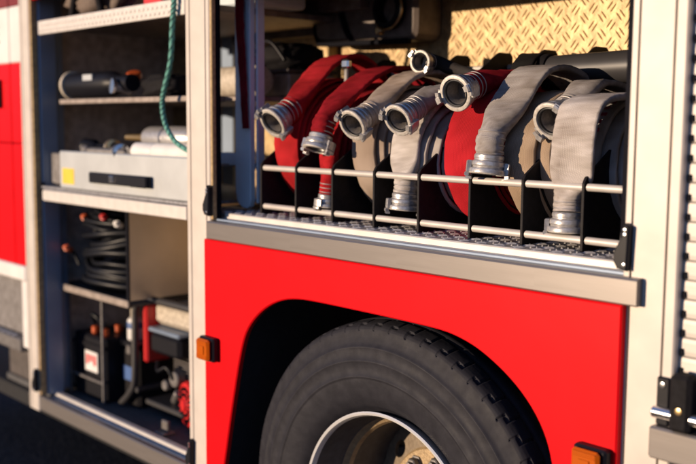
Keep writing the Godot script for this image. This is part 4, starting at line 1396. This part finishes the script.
	for p in [Vector3(-3.50, 0.690, -0.20), Vector3(-3.42, 0.690, -0.20), Vector3(-3.46, 0.690, -0.28)]:
		st = mb()
		cyl(st, p, p + Vector3(0, 0.030, 0), 0.015, 18, 0.004)
		commit("terminal_cap", st, "orange", t)
	st = mb()
	tube(st, [Vector3(-3.50, 0.728, -0.20), Vector3(-3.49, 0.77, -0.18), Vector3(-3.45, 0.765, -0.18), Vector3(-3.42, 0.728, -0.20)], 0.009, 8)
	commit("terminal_lead", st, "cable", t)
	var holder := Node3D.new()
	holder.name = "battery_holder"
	engine.add_child(holder, true)
	for hb in [[Vector3(-3.612, 0.433, -0.145), Vector3(-3.612, 0.864, -0.145)], [Vector3(-3.350, 0.433, -0.150), Vector3(-3.350, 0.864, -0.150)], [Vector3(-3.605, 0.520, -0.150), Vector3(-3.357, 0.520, -0.150)]]:
		st = mb()
		cyl(st, hb[0], hb[1], 0.006, 10)
		commit("holder_bar", st, "dark_steel", holder)
	# second black box with spray can on top
	t = thing("pump_case", "black case with a small blue label beside the battery box", "case")
	box("case_body", Vector3(-3.335, 0.433, -0.42), Vector3(-3.215, 0.665, -0.225), "black_matt", t, 0.012)
	box("case_lid", Vector3(-3.340, 0.6655, -0.425), Vector3(-3.21, 0.690, -0.22), "black_plastic", t, 0.006)
	box("label", Vector3(-3.325, 0.535, -0.2245), Vector3(-3.25, 0.590, -0.2225), "label_blue", t, 0.0)
	box("case_clip", Vector3(-3.29, 0.640, -0.224), Vector3(-3.26, 0.675, -0.216), "dark_steel", t, 0.003)
	t = thing("spray_can", "white and blue spray can standing on the black case", "spray can")
	st = mb()
	lathe(st, [Vector2(0, 0), Vector2(0.030, 0), Vector2(0.032, 0.004), Vector2(0.032, 0.07), Vector2(0.028, 0.082), Vector2(0.018, 0.088)], 28, axis_xf(Vector3(-3.30, 0.6905, -0.265), Vector3.UP))
	commit("can_body", st, "label_white", t)
	st = mb()
	lathe(st, [Vector2(0.0325, 0.045), Vector2(0.0328, 0.046), Vector2(0.0328, 0.069), Vector2(0.0325, 0.070)], 28, axis_xf(Vector3(-3.30, 0.6905, -0.265), Vector3.UP))
	commit("can_band", st, "label_blue", t)
	st = mb()
	lathe(st, [Vector2(0.0185, 0.088), Vector2(0.0185, 0.118), Vector2(0.015, 0.122), Vector2(0, 0.122)], 24, axis_xf(Vector3(-3.30, 0.6905, -0.265), Vector3.UP))
	commit("can_cap", st, "canister_cream", t)
	# portable pump in a black tube frame
	t = thing("portable_generator", "portable generator with red recoil cover in a black tube frame", "generator")
	for z in [-0.20, -0.56]:
		st = mb()
		tube(st, [Vector3(-3.30, 0.447, z), Vector3(-3.235, 0.50, z), Vector3(-3.20, 0.56, z), Vector3(-3.19, 0.75, z), Vector3(-3.185, 0.83, z), Vector3(-3.15, 0.875, z), Vector3(-3.08, 0.885, z), Vector3(-2.68, 0.885, z), Vector3(-2.60, 0.86, z), Vector3(-2.585, 0.80, z), Vector3(-2.585, 0.447, z)], 0.014, 12, 8)
		commit("frame_tube", st, "black_pipe", t)
	for p in [Vector3(-3.19, 0.70, 0), Vector3(-2.585, 0.70, 0), Vector3(-3.19, 0.52, 0)]:
		st = mb()
		cyl(st, Vector3(p.x, p.y, -0.56), Vector3(p.x, p.y, -0.20), 0.012, 12)
		commit("frame_bar", st, "black_pipe", t)
	box("base_plate", Vector3(-3.16, 0.470, -0.54), Vector3(-2.60, 0.490, -0.22), "black_pipe", t, 0.004)
	box("engine_block", Vector3(-3.02, 0.490, -0.50), Vector3(-2.74, 0.665, -0.285), "dark_steel", t, 0.015)
	st = mb()
	for k in 7:
		bx(st, Vector3(-3.03, 0.585 + k * 0.012, -0.30), Vector3(-2.86, 0.590 + k * 0.012, -0.265), 0.001)
	commit("cooling_fins", st, "steel", t)
	box("air_cleaner", Vector3(-3.13, 0.675, -0.40), Vector3(-2.93, 0.755, -0.225), "black_plastic", t, 0.014)
	box("air_cleaner_lid", Vector3(-3.135, 0.7555, -0.405), Vector3(-2.925, 0.772, -0.22), "jamb_blue", t, 0.006)
	box("fuel_tank", Vector3(-3.14, 0.778, -0.52), Vector3(-2.64, 0.865, -0.25), "canister_cream", t, 0.02)
	box("side_cover", Vector3(-3.172, 0.63, -0.33), Vector3(-3.145, 0.85, -0.22), "bright_red", t, 0.008)
	st = mb()
	cyl(st, Vector3(-2.97, 0.60, -0.262), Vector3(-2.97, 0.60, -0.225), 0.030, 20, 0.004)
	cyl(st, Vector3(-3.05, 0.56, -0.262), Vector3(-3.05, 0.56, -0.235), 0.020, 16, 0.004)
	cyl(st, Vector3(-3.03, 0.50, -0.27), Vector3(-2.96, 0.55, -0.24), 0.016, 14, 0.004)
	commit("carburettor", st, "dark_steel", t)
	st = mb()
	tube(st, [Vector3(-3.10, 0.64, -0.24), Vector3(-3.05, 0.62, -0.21), Vector3(-3.00, 0.64, -0.215), Vector3(-2.97, 0.60, -0.225)], 0.007, 8)
	commit("fuel_line", st, "cable", t)
	var rc := axis_xf(Vector3(-2.868, 0.530, -0.225), Vector3(-0.25, 0, 1))
	rc.basis = Basis(rc.basis.x * 0.8, rc.basis.y * 0.8, rc.basis.z)
	st = mb()
	lathe(st, [Vector2(0.105, -0.04), Vector2(0.105, 0.0), Vector2(0.098, 0.012), Vector2(0.090, 0.014), Vector2(0.088, 0.010), Vector2(0.030, 0.018), Vector2(0.026, 0.026), Vector2(0, 0.027)], 40, rc)
	var cov := commit("recoil_cover", st, "bright_red", t)
	st = mb()
	for k in 18:
		var a := TAU * k / 18.0
		for r in 2:
			arc_block(st, rc, 0.040 + r * 0.024, 0.056 + r * 0.024, a, a + 0.17, 0.0145, 0.0195 - r * 0.003, 2)
	commit("cover_slots", st, "seal", cov)
	t = thing("floor_bracket", "small grey bracket on the locker floor in front of the generator", "bracket")
	box("bracket_foot", Vector3(-2.925, 0.433, -0.165), Vector3(-2.865, 0.443, -0.115), "steel", t, 0.002)
	box("bracket_upright", Vector3(-2.915, 0.4435, -0.150), Vector3(-2.875, 0.482, -0.138), "steel", t, 0.003)
